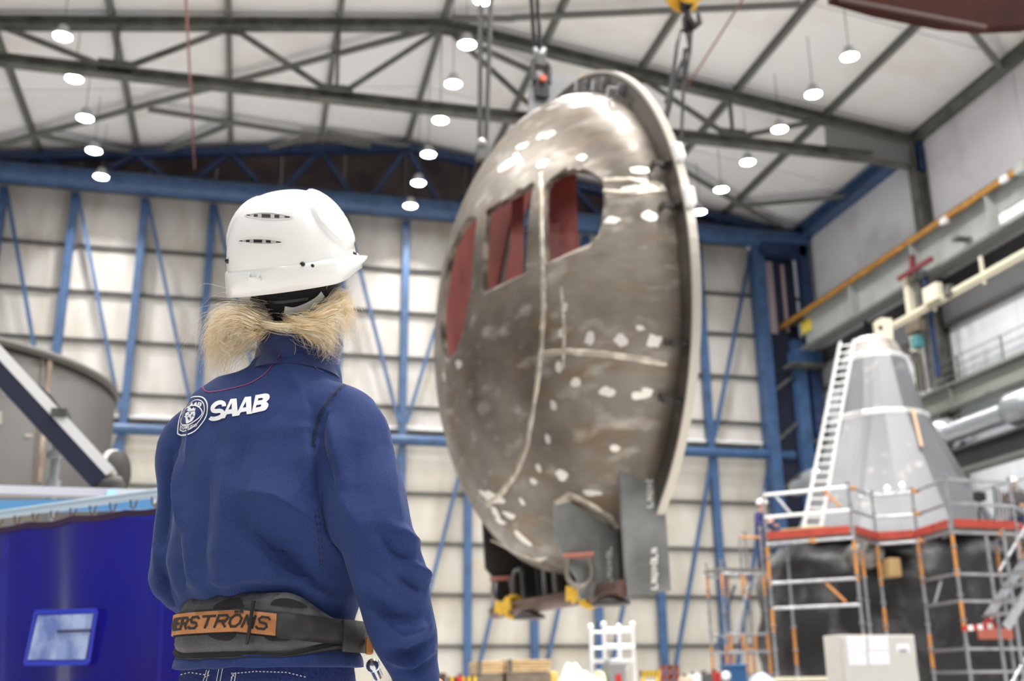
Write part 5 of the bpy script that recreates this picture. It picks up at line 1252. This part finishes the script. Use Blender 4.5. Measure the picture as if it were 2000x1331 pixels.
decal(jt, [Z([(420, 735), (440, 712), (455, 728), (440, 742)]), Z([(400, 800), (420, 785), (445, 815), (425, 840), (410, 830)]), Z([(455, 770), (480, 740), (488, 760), (462, 800)]), Z([(385, 770), (415, 752), (418, 760), (392, 780)]), Z([(405, 700), (512, 690), (512, 698), (406, 708)])], 'crest_shading', NAVY, jacket, .0022)
def caps(word, x0, y0, dx, dy, ux, uy, w_, tree, par, m_, name, lab, lift=.0014):
    """small block capitals: (dx, dy) advance, (ux, uy) letter height vector"""
    GL = {'S': [[(1, .85), (.8, 1), (.2, 1), (0, .78), (.2, .55), (.8, .45), (1, .22), (.8, 0), (.2, 0), (0, .15)]], 'A': [[(0, 0), (.5, 1), (1, 0)], [(.2, .35), (.8, .35)]], 'B': [[(0, 0), (0, 1), (.8, 1), (1, .78), (.8, .53), (0, .53)], [(.8, .53), (1, .28), (.8, 0), (0, 0)]],
          'T': [[(.5, 0), (.5, 1)], [(0, 1), (1, 1)]], 'E': [[(1, 1), (0, 1), (0, 0), (1, 0)], [(0, .52), (.8, .52)]], 'C': [[(1, .85), (.75, 1), (.25, 1), (0, .7), (0, .3), (.25, 0), (.75, 0), (1, .15)]], 'H': [[(0, 0), (0, 1)], [(1, 0), (1, 1)], [(0, .5), (1, .5)]], 'N': [[(0, 0), (0, 1), (1, 0), (1, 1)]],
          'O': [[(.3, 0), (0, .3), (0, .7), (.3, 1), (.7, 1), (1, .7), (1, .3), (.7, 0), (.25, 0)]], 'L': [[(0, 1), (0, 0), (1, 0)]], 'G': [[(1, .85), (.75, 1), (.25, 1), (0, .7), (0, .3), (.25, 0), (.75, 0), (1, .2), (1, .45), (.55, .45)]], 'I': [[(.5, 0), (.5, 1)]], 'K': [[(0, 0), (0, 1)], [(1, 1), (.05, .45), (1, 0)]],
          'R': [[(0, 0), (0, 1), (.8, 1), (1, .78), (.8, .5), (.05, .5)], [(.5, .5), (1, 0)]], 'M': [[(0, 0), (.1, 1), (.5, .3), (.9, 1), (1, 0)]], 'Ö': [[(.3, 0), (0, .3), (0, .7), (.3, 1), (.7, 1), (1, .7), (1, .3), (.7, 0), (.25, 0)], [(.15, 1.3), (.4, 1.3)], [(.62, 1.3), (.87, 1.3)]]}
    P = []; n = len(word)
    for i, ch in enumerate(word):
        if callable(x0): bx, by, ax, ay, hx, hy = x0(i)
        else: bx, by, ax, ay, hx, hy = x0+dx*i, y0+dy*i, dx*.74, dy*.74, ux, uy
        for st in GL[ch]:
            Q = [(bx+ax*u+hx*v, by+ay*u+hy*v) for u, v in st]
            for (xa, ya), (xb, yb2) in zip(Q[:-1], Q[1:]):
                l_ = math.hypot(xb-xa, yb2-ya) or 1; ex_, ey_ = (xb-xa)/l_*w_*.38, (yb2-ya)/l_*w_*.38
                P.append(stroke_poly([(xa-ex_, ya-ey_), (xb+ex_, yb2+ey_)], w_))
    return decal(tree, P, name, m_, par, lift, lab, 4)
a0 = Z([(385, 625), (425, 565), (490, 548), (555, 548)]); 
caps('SAAB', lambda i: (a0[i][0], a0[i][1]+7.2, 5.6, (-3.2, -1.6, .0, 1.6)[i], 2.2, -6.2), 0, 0, 0, 0, 0, 1.7, jt, jacket, PRINT, 'emblem_letters', 'small white emblem lettering along the top arc')
caps('TECHNOLOGIES', lambda i: (352.6+i*2.75, 840.2-i*.55-.085*(i-5.5)**2*.4, 2.1, -.5, 1.5, -6.5+.12*i), 0, 0, 0, 0, 0, .75, jt, jacket, PRINT, 'emblem_letters', 'small white emblem lettering along the foot')
# ---- back belt
def torso_r(z):
    zs = [t[0] for t in tor]; i = max(0, min(len(zs)-2, int(np.searchsorted(zs, z))-1)); f = min(max((z-zs[i])/(zs[i+1]-zs[i]), 0), 1); return [tor[i][k]+(tor[i+1][k]-tor[i][k])*f for k in range(6)]
def beltpt(be, z, off):
    """be: angle from the centre of the back, positive towards the right side"""
    a, b2 = .176, .133; rt = -.1; n = 2.3
    t = be-PI/2; c, s = math.cos(t), math.sin(t); x = (a+off)*math.copysign(abs(c)**(2/n), c); y = (b2+off)*math.copysign(abs(s)**(2/n), s)
    x, y = x*math.cos(rt)-y*math.sin(rt), x*math.sin(rt)+y*math.cos(rt); return Wp(x, y, z)
def band(name, f_lo, f_hi, off, th, m_, par, b0=-PI, b1=PI, n=140, rows=5, bulge=0.):
    b = MB(); vs = []; m2 = n+1
    for s in (0, 1):
        for i in range(rows+1):
            for j in range(m2):
                be = b0+(b1-b0)*j/n; lo, hi = f_lo(be), f_hi(be); f = i/rows
                vs.append(beltpt(be, lo+(hi-lo)*f, off+(th if s == 0 else 0)+bulge*math.sin(f*PI)-(.004 if s == 0 and i in (0, rows) else 0)))
    o2 = (rows+1)*m2; fs = []
    for i in range(rows):
        for j in range(n):
            q = (i*m2+j, i*m2+j+1, (i+1)*m2+j+1, (i+1)*m2+j); fs += [q, tuple(o2+v for v in reversed(q))]
    for j in range(n):
        fs += [(j+1, j, o2+j, o2+j+1), (rows*m2+j, rows*m2+j+1, o2+rows*m2+j+1, o2+rows*m2+j)]
    for i in range(rows): fs += [(i*m2, (i+1)*m2, o2+(i+1)*m2, o2+i*m2), (i*m2+n, o2+i*m2+n, o2+(i+1)*m2+n, (i+1)*m2+n)]
    b.add(vs, fs, True); return child(name, b, m_, par)
BELT = mat('black_moulded_rubber', (66, 67, 70), .5, noise=(26, (92, 94, 98), .45, .75), bump=(160, .5, .002))
WEB = mat('black_webbing', (46, 46, 46), .75, noise=(40, (64, 64, 64), .45, .75), bump=(300, .4, .001))
bell = lambda be, w_: math.exp(-(be/w_)**2)
bw = lambda be: math.exp(-(max(0, abs(be-.25)-.55)/.55)**2)
top = lambda be: .952+.056*bw(be); bot = lambda be: .926-.022*bw(be)
belt = band('back_belt', bot, top, .004, .007, BELT, person, -2.2, 2.3, rows=6)
band('padding', lambda be: bot(be)-.012, lambda be: bot(be)+.01, .0, .010, BLACK, belt, -2.2, 2.3, rows=3)
band('padding_edge', lambda be: bot(be)-.006, lambda be: bot(be)-.002, .010, .003, WEB, belt, -2.2, 2.3, rows=2)
sc_ = lambda be: .961-.02*max(0, math.sin(min(max(be-.3, 0), 1.6)))
strap = band('strap', lambda be: sc_(be)-.022, lambda be: sc_(be)+.022, .0125, .004, WEB, belt)
LEA = mat('tan_leather_label', (186, 126, 76), .7, noise=(30, (160, 100, 58), .4, .7), bump=(120, .4, .001))
lbl = band('leather_label', lambda be: sc_(be)-.0185, lambda be: sc_(be)+.0185, .0172, .0015, LEA, belt, -1.25, .74, rows=2)
band('side_panel', lambda be: sc_(be)-.034, lambda be: sc_(be)+.022, .014, .006, WEB, belt, 1.55, 2.2, 40, 3)
# cut-outs of the moulded shell, seen as dark ovals
bt = bvh(belt.data, W0); st_ = bvh(strap.data, W0); lt_ = bvh(lbl.data, W0)
for P in ([(420, 1182), (440, 1172), (460, 1168), (470, 1170), (474, 1180), (474, 1186), (420, 1190)], [(528, 1182), (536, 1172), (560, 1169), (585, 1176), (600, 1188), (560, 1186)], [(402, 1236), (414, 1246), (440, 1252), (455, 1248), (462, 1234), (440, 1233)], [(515, 1236), (518, 1246), (530, 1252), (560, 1252), (590, 1246), (597, 1241), (560, 1234)]):
    decal(bt, [smooth_px(P+[P[0]], 3)[:-1]], 'cut_out', mat('dark_cut_out', (28, 28, 30), .8), belt, .0012)
def lblpx(i):
    be = -.66+i*.148; hs = .0098; p = beltpt(be, sc_(be)-hs, .0187); q = beltpt(be+.112, sc_(be+.112)-hs, .0187); t = beltpt(be+.04, sc_(be)+hs, .0187)
    pj = lambda v: (1000+FPX*(v-CAM).dot(RT)/(v-CAM).dot(FW), 665-FPX*(v-CAM).dot(UP)/(v-CAM).dot(FW)); a, b2, c = pj(p), pj(q), pj(t)
    return a[0], a[1], b2[0]-a[0], b2[1]-a[1], c[0]-a[0], c[1]-a[1]
caps('KERSTRÖMS', lblpx, 0, 0, 0, 0, 0, 4.6, lt_, belt, mat('burnt_black', (44, 38, 34), .8), 'label_lettering', 'burnt black lettering on the leather label', .0008)
p = [beltpt(.49, sc_(.5)+.036, .02), beltpt(.485, sc_(.5)+.02, .024), beltpt(.465, sc_(.5)-.02, .024), beltpt(.44, sc_(.5)-.036, .019)]
child('elastic_cord', MB().tube(spline(p, [1]*4, 5)[0], .0032, 8), BLACK, belt)
bk = MB(); q = beltpt(1.9, .92, .03); bk.bbox(q, (.014, .02, .032), .004); child('orange_tag', bk, mat('orange_tag', (196, 130, 70), .6), belt)
bk = MB(); q = beltpt(1.95, .885, .035); bk.ball(q, .013, 12); bk.tube([q, q+Vector((.012, .015, -.02))], .009, 8); child('chrome_buckle', bk, mat('chrome', (200, 205, 215), .15, .9), belt)
# ---- jeans
JEAN = mat('navy_denim', (48, 62, 118), .85, noise=(220, (36, 48, 96), .35, .65), bump=(300, .3, .002), spec=.2)
jn = MB()
loft(jn, [[Wp(*p) for p in ring(z, 0, 0, a, b2, 2.4, -.14)] for z, a, b2 in ((.74, .176, .128), (.80, .18, .134), (.86, .176, .132), (.89, .17, .128), (.93, .155, .11))])
for q in (-1, 1): limb(jn, [Wp(q*.085, 0, .82), Wp(q*.095, .005, .7), Wp(q*.1, .015, .5), Wp(q*.105, .0, .3), Wp(q*.105, -.005, .1)], [.092, .092, .074, .066, .062], 5, 20)
jnm = remesh(jn, .008, 4, .5, 'jeans'); setmat(jnm, JEAN); jnt = bvh(jnm); jeans = child('jeans', jnm)
WT = mat('white_thread', (225, 225, 232), .6)
for P in ([(340, 1322), (372, 1314), (398, 1318), (410, 1320)], [(458, 1316), (500, 1312), (560, 1314), (600, 1324)], [(404, 1331), (410, 1309)], [(398, 1331), (405, 1309)], [(424, 1331), (429, 1305)], [(431, 1331), (436, 1306)], [(452, 1331), (457, 1315)], [(459, 1331), (462, 1314)], [(400, 1319), (410, 1311), (402, 1324)], [(453, 1326), (454, 1314), (460, 1325), (461, 1314)]):
    strokes(jnt, P, .0018, WT, 'white_stitching', jeans, .0015, dash=None if len(P) < 3 else 1, step=3.5)
# ---- boots
for q in (-1, 1):
    b = MB(); limb(b, [Wp(q*.105, -.02, .16), Wp(q*.105, -.02, .08), Wp(q*.108, .02, .055), Wp(q*.113, .1, .05), Wp(q*.117, .17, .045)], [.06, .058, .058, .052, .04], 5, 18)
    bt_ = child('boot', setmat(remesh(b, .008, 3), mat('black_leather', (30, 28, 27), .45)))
    b = MB(); P = [Wp(q*.11+dx, dy, 0) for dx, dy in ((-.045, -.08), (.045, -.08), (.05, .05), (.045, .17), (0, .215), (-.045, .17), (-.05, .05))]; b.prism(P, (0, 0, .025)); child('sole', b, BLACK, bt_)
# ---- helmet
def HP(x, y, z): return Hc+MH @ Vector((x, y, z))
HEL = mat('white_helmet_plastic', (242, 242, 241), .22, spec=.5, coat=.4)
def plan_r(th):
    """plan radius of the shell; th = 0 front, positive towards the right ear"""
    x, y = math.sin(th), math.cos(th); a, bb = .125, (.148 if y > 0 else .152); n = 2.25
    return 1/((abs(x)/a)**n+(abs(y)/bb)**n)**(1/n)
HH = .172
def helm(th, t, off=0.):
    z = HH*math.sin(t*PI/2); rho = (1-min((z/HH), 1)**2.35)**(1/2.35) if t < 1 else 0
    r = plan_r(th)*rho
    o = off
    aa = abs(th)
    e = math.hypot((aa-1.42)/.8, (t-.46)/.33)          # raised side panels
    o += .0075*(1-sstep(.93, 1.0, e))
    o += .004*sstep(.16, .10, t)*0
    rear = sstep(2.25, 2.5, aa)*(1-sstep(.5, .62, t)); o += .002*rear
    rid = math.exp(-((th)/.28)**2)*.004*sstep(.3, .6, t) if aa < 1.2 else 0
    k = r+o*(1-.5*(z/HH)); zz = z+o*(z/HH)
    return (math.sin(th)*k, math.cos(th)*k, zz)
def rimlow(th):
    aa = abs(th); return -.012-.018*sstep(1.3, 2.2, aa)+.014*sstep(1.3, .5, aa)
b = MB(); n, k = 160, 46; vs = []
for i in range(k+1):
    for j in range(n): vs.append(HP(*helm(-PI+2*PI*j/n, i/k)))
fs = [(i*n+j, i*n+(j+1) % n, (i+1)*n+(j+1) % n, (i+1)*n+j) for i in range(k-1) for j in range(n)]
b.add(vs, fs+[((k-1)*n+j, (k-1)*n+(j+1) % n, k*n) for j in range(n)], True)
helmet = child('helmet', b, HEL)
helmet['label'] = 'white vented safety helmet'
# lower brim band with the rolled edge and the peak
b = MB(); vs = []
PR = [(.0, .022), (.0055, .019), (.0065, .011), (.0075, .0), (.009, None), (.0065, None), (-.004, None), (-.006, .0)]
for idx, (o, z) in enumerate(PR):
    for j in range(n):
        th = -PI+2*PI*j/n; aa = abs(th); rl = rimlow(th); pk = sstep(.95, .25, aa)
        zz = z if z is not None else rl+(.004 if idx == 6 else 0)
        if z is not None and idx < 3: zz = z-.006*pk
        rr = plan_r(th)*(1-max(zz, 0)*.35)+o
        if 3 <= idx <= 5: rr += .062*pk*(1 if idx > 3 else .75); zz += .008*pk*(idx > 3)
        vs.append(HP(math.sin(th)*rr, math.cos(th)*rr, zz))
fs = [(i*n+j, i*n+(j+1) % n, (i+1)*n+(j+1) % n, (i+1)*n+j) for i in range(len(PR)-1) for j in range(n)]
b.add(vs, fs, True); brim = child('brim', b, HEL, helmet)
ht = bvh(helmet.data, W0)
HDK = mat('helmet_slot_dark', (22, 22, 23), .6); HGR = mat('helmet_slot_grey', (186, 186, 184), .4)
def C3(cx): return [(380+x/3.414, 350+y/3.414) for x, y in cx]
for y0, x0, x1, hm in ((250, 335, 660, 26), (420, 285, 600, 23)):
    xs = np.linspace(x0, x1, 15); sl = (.05 if y0 == 250 else .035)
    upp = [(x, y0-8+sl*(x-x0)*.9-hm*math.sin((x-x0)/(x1-x0)*PI)**.8) for x in xs]; low = [(x, y0-8+sl*(x-x0)*.9+hm*.75*math.sin((x-x0)/(x1-x0)*PI)**.8) for x in xs]
    v = decal(ht, [C3(upp+low[::-1][1:-1])], 'vent', HGR, helmet, .0006, 'lens shaped ventilation recess')
    vo = C3([(x, (a[1]+b2[1])/2) for x, a, b2 in zip(xs, upp, low)])
    strokes(ht, C3(upp), .0022, HEL, 'vent_lip', helmet, .0018); strokes(ht, C3(low), .0016, HEL, 'vent_lip', helmet, .0014)
    for f0, f1 in ((.04, .11), (.19, .27), (.35, .53), (.61, .71), (.82, .92)):
        xa, xb = x0+(x1-x0)*f0, x0+(x1-x0)*f1; ym = lambda x: y0-8+sl*(x-x0)*.9-hm*.14*math.sin((x-x0)/(x1-x0)*PI); hh = hm*.42*max(math.sin((f0+f1)/2*PI), .4)
        decal(ht, [C3([(xa, ym(xa)-hh), (xb, ym(xb)-hh), (xb, ym(xb)+hh), (xa, ym(xa)+hh)])], 'vent_slot', HDK, v or helmet, .0012)
for x, y, r in ((720, 568, .0055), (782, 578, .0055), (222, 545, .006), (1063, 500, .006)):
    h = cast(ht, *C3([(x, y)])[0])
    if h: child('bolt', MB().ball(h[0], r, 12), mat('black_plastic', (26, 26, 28), .3), helmet)
btb = bvh(brim.data, W0)
for x0, x1 in ((372, 385), (425, 440)):
    h0 = cast(ht, *C3([(x0 if x0 < 400 else x1, 628)])[0], .004); h1 = cast(btb, *C3([(x0 if x0 > 400 else x1-12, 670)])[0], .003)
    if h0 and h1: child('rear_clip', MB().tube([h0[0], h0[0].lerp(h1[0], .5)+h1[1]*.004, h1[0]+h1[1]*.002], .0032, 8), HEL, helmet)
h0, h1 = cast(btb, *C3([(372, 664)])[0], .003), cast(btb, *C3([(446, 668)])[0], .003)
if h0 and h1: child('rear_clip', MB().tube([h0[0]+h0[1]*.002, h1[0]+h1[1]*.002], .003, 8), HEL, helmet)
# ---- headband, harness
FLE = mat('black_fleece', (26, 24, 30), .95, bump=(300, .4, .002), sheen=.3)
b = MB(); rows = [(-.125, .070, .092, .0), (-.112, .080, .104, .002), (-.085, .086, .110, .002), (-.05, .09, .114, .002), (-.01, .092, .116, .0), (.02, .09, .114, 0)]
vs = []; m2 = 72
for z, a, bb, cy in rows:
    for j in range(m2):
        t = 2*PI*j/m2; y = math.sin(t); fr_ = sstep(-.3, .9, y)
        vs.append(HP(a*math.cos(t), cy+bb*y-.004, z*(1-.62*fr_)+.01*fr_+.002*math.sin(t*9)))
b.add(vs, [(i*m2+j, i*m2+(j+1) % m2, (i+1)*m2+(j+1) % m2, (i+1)*m2+j) for i in range(len(rows)-1) for j in range(m2)], True)
hbnd = child('headband', b, FLE); hbt = bvh(hbnd.data, W0)
kn = cast(hbt, 515, 606, .006)
if kn:
    Mk = Matrix.Translation(kn[0]) @ kn[1].to_track_quat('Z', 'Y').to_matrix().to_4x4(); b = MB(); b.lathe([(.004, .016), (.014, .016), (.017, .011), (.018, .0)], 28, Mk)
    for i in range(20): a = 2*PI*i/20; b.box(Mk @ Vector((.0175*math.cos(a), .0175*math.sin(a), .006)), (.003, .003, .012), Mk.to_3x3())
    child('ratchet_knob', b, mat('knob_grey', (104, 104, 112), .5), helmet)
strokes(hbt, smooth_px([(556, 604), (575, 606), (597, 598), (617, 586), (628, 574)]), .014, mat('white_strap', (216, 220, 218), .5), 'harness_strap', helmet, .004, step=3)
strokes(hbt, smooth_px([(492, 583), (540, 590), (600, 583)]), .006, mat('black_plastic', (26, 26, 28), .3), 'harness_band', helmet, .004, step=3)
# ---- hair
HAIR = mat('blond_hair', (255, 242, 214), .4, noise=(60, (240, 214, 168), .4, .7), spec=.5)
HAIRD = mat('dark_blond_hair', (226, 198, 150), .5, noise=(60, (186, 150, 102), .4, .7))
rh = random.Random(11)
def lock(b, guide, count, spread, r, wild=.0, sides=3):
    """strands round a guide of (px, py, depth) points"""
    G = [atY(x, y, d) for x, y, d in guide]
    PG = spline(G, [1]*len(G), 4)
    for s in range(count):
        o0 = Vector((rh.gauss(0, 1), rh.gauss(0, 1), rh.gauss(0, 1)))*spread; o1 = o0*rh.uniform(.4, 1.5)+Vector((rh.gauss(0, 1), rh.gauss(0, 1), rh.gauss(0, 1)))*spread*.5; f1 = rh.uniform(.5, 1.15) if sides < 6 else rh.uniform(.5, .75)
        ph = rh.uniform(0, 6); wv = rh.uniform(0, wild)
        P, _ = PG; n_ = len(P); Q = []
        for i, p in enumerate(P):
            f = i/(n_-1); Q.append(p+o0*(.6+.4*f)*(1-f)+o1*f+Vector((math.sin(ph+f*7), math.cos(ph*1.7+f*6), math.sin(ph*2.3+f*5)))*wv*f*(.4+.6*f))
        m3 = max(4, int(n_*min(f1, 1))); Q = Q[:m3]
        b.tube(Q, [r*(1-.75*(i/(len(Q)-1))) for i in range(len(Q))], sides, cap=False)
PT = [[(512, 620, 2.13), (472, 620, 2.14), (440, 632, 2.2), (422, 665, 2.25), (419, 712, 2.29)], [(518, 628, 2.12), (474, 638, 2.14), (448, 656, 2.2), (434, 690, 2.25), (430, 728, 2.29)], [(508, 642, 2.1), (486, 654, 2.13), (466, 676, 2.18), (450, 705, 2.24)], [(508, 612, 2.14), (464, 614, 2.16), (434, 626, 2.22), (416, 655, 2.27), (413, 692, 2.29)]]
RTG = [[(560, 624, 2.1), (592, 636, 2.05), (622, 640, 2.06), (640, 658, 2.08), (641, 684, 2.1)], [(590, 620, 2.1), (614, 626, 2.06), (638, 616, 2.09), (657, 624, 2.12), (661, 658, 2.14)], [(618, 606, 2.1), (645, 602, 2.1), (664, 592, 2.14), (677, 618, 2.16), (674, 660, 2.17)], [(600, 622, 2.1), (627, 633, 2.07), (641, 647, 2.09), (635, 672, 2.1), (648, 692, 2.1)], [(648, 590, 2.14), (664, 578, 2.15), (677, 598, 2.18), (672, 645, 2.2)], [(575, 628, 2.1), (604, 648, 2.07), (622, 666, 2.09), (625, 690, 2.1)], [(500, 626, 2.12), (530, 636, 2.06), (570, 640, 2.05), (606, 642, 2.06), (630, 655, 2.08)]]
b = MB(); bd2 = MB()
COIL = [(504, 632, 2.09), (476, 622, 2.12), (450, 634, 2.15), (446, 662, 2.17), (468, 674, 2.16), (484, 654, 2.13), (470, 640, 2.11), (455, 652, 2.13)]
lock(bd2, COIL, 8, .006, .0055, .003, 6); lock(b, COIL, 420, .012, .0004, .008)
for g in PT: lock(bd2, g, 9, .006, .0055, .003, 6); lock(b, g, 480, .011, .00034, .02)
for g in PT[:2]+PT[3:4]: lock(b, [(x-2, y, d) for x, y, d in g], 50, .026, .0003, .04)
for g in RTG[:6]: lock(bd2, g, 5, .005, .0042, .003, 6); lock(b, g, 330, .008, .00034, .02)
lock(b, RTG[6], 120, .006, .0003, .012)
for g in RTG[:6]: lock(b, g, 40, .018, .0003, .05)
hair = child('hair', b, HAIR); hair['kind'] = 'stuff'; hair['label'] = 'loose wispy blond hair tied low at the neck'
hu = child('hair_underlayer', bd2, HAIRD); hu['label'] = 'darker blond hair underneath'
b = MB()
for s in (0, 1, 2): b.tube([atY(462+s*3+3*math.sin(a), 652+26*math.cos(a), 2.18+.016*math.sin(a)) for a in np.linspace(0, 2*PI, 14)[:-1]], .0035, 6, closed=True)
child('hair_tie', b, mat('tan_hair_tie', (150, 112, 70), .7))
# ---------------------------------------------------------------- workers far off on the scaffold
def far_worker(loc, az, label, arm_l, arm_r, shirt, lean=0.):
    o_ = Vector(loc); M = yawM(az)
    T = lambda x, y, z: o_+M @ Vector((x, y+lean*max(z-.9, 0), z))
    b = MB()
    loft(b, [[T(*p) for p in ring(z, 0, 0, a, b2, 2.3, 0, 24)] for z, a, b2 in ((.84, .15, .1), (1.0, .13, .09), (1.2, .16, .1), (1.36, .15, .085), (1.43, .06, .055))])
    limb(b, [T(0, 0, 1.4), T(0, .02, 1.52)], [.055, .052], 3, 12)
    hc = T(0, .03, 1.62); head(b, hc, M)
    for q, (e, w_) in ((-1, arm_l), (1, arm_r)):
        limb(b, [T(q*.13, 0, 1.37), T(q*.19, 0, 1.35), T(*e), T(*w_)], [.05, .055, .042, .028], 4, 12); hand(b, T(*w_), T(*w_)-T(*e), M @ Vector((-q*.5, .6, .6)), .5)
    for q in (-1, 1): limb(b, [T(q*.08, 0, .86), T(q*.095, .01, .5), T(q*.1, -.01, .09), T(q*.105, .13, .04)], [.09, .06, .042, .032], 4, 12)
    p = bpy.data.objects.new('person', setmat(remesh(b, .011, 3), SKIN)); COL.objects.link(p); p.data.transform(Matrix.Translation(-o_)); p.location = o_
    tag(p, label, 'person')
    b = MB(); loft(b, [[T(*v) for v in ring(z, 0, 0, a, b2, 2.3, 0, 24)] for z, a, b2 in ((.8, .175, .13), (1.0, .165, .125), (1.2, .185, .13), (1.36, .175, .11), (1.44, .08, .075))])
    for q, (e, w_) in ((-1, arm_l), (1, arm_r)): limb(b, [T(q*.1, 0, 1.37), T(q*.185, 0, 1.35), T(*e), T(*(Vector(e).lerp(Vector(w_), .95)))], [.07, .075, .06, .045], 4, 14)
    child('jacket', setmat(remesh(b, .014, 3), shirt), None, p)
    b = MB(); loft(b, [[T(*v) for v in ring(z, 0, 0, a, b2, 2.3, 0, 24)] for z, a, b2 in ((.76, .165, .12), (.9, .16, .115))])
    for q in (-1, 1): limb(b, [T(q*.08, 0, .84), T(q*.095, .01, .5), T(q*.1, -.01, .1)], [.105, .075, .065], 4, 14)
    child('trousers', setmat(remesh(b, .014, 3), DBLUE), None, p)
    b = MB(); Mh = Matrix.Translation(hc+Vector((0, 0, .035))) @ M.to_4x4()
    b.lathe([(.135, -.012), (.136, 0), (.125, .05), (.1, .1), (.06, .13), (.005, .14)], 24, Mh @ Matrix.Diagonal((.92, 1.12, 1, 1)), cap=False); b.prism([Mh @ Vector(v) for v in ((-.09, .11, 0), (-.05, .19, -.01), (.05, .19, -.01), (.09, .11, 0))], (0, 0, .008)); child('helmet', b, HEL, p)
    for q in (-1, 1): b = MB(); limb(b, [T(q*.1, -.03, .1), T(q*.102, .0, .05), T(q*.106, .13, .045)], [.055, .055, .04], 4, 12); child('boot', b, BLACK, p)
    return p
NAVY2 = mat('navy_work_jacket', (52, 50, 104), .8)
wl = atY(1481, 1000, 25.75)
far_worker((wl.x, 25.75, 3.545), 140, 'white helmeted worker in purple navy jacket on the narrow scaffold tower', ((-.25, .05, 1.12), (-.2, .3, 1.1)), ((.25, .05, 1.12), (.2, .3, 1.15)), NAVY2, .12)
wr_ = atY(1986, 1000, 23.8)
far_worker((wr_.x, 23.8, 3.925), 215, 'white helmeted worker in grey jacket at the far end of the scaffold deck', ((-.24, .08, 1.1), (-.15, .32, 1.05)), ((.24, .08, 1.1), (.15, .32, 1.2)), mat('grey_work_jacket', (92, 90, 92), .8), .3)
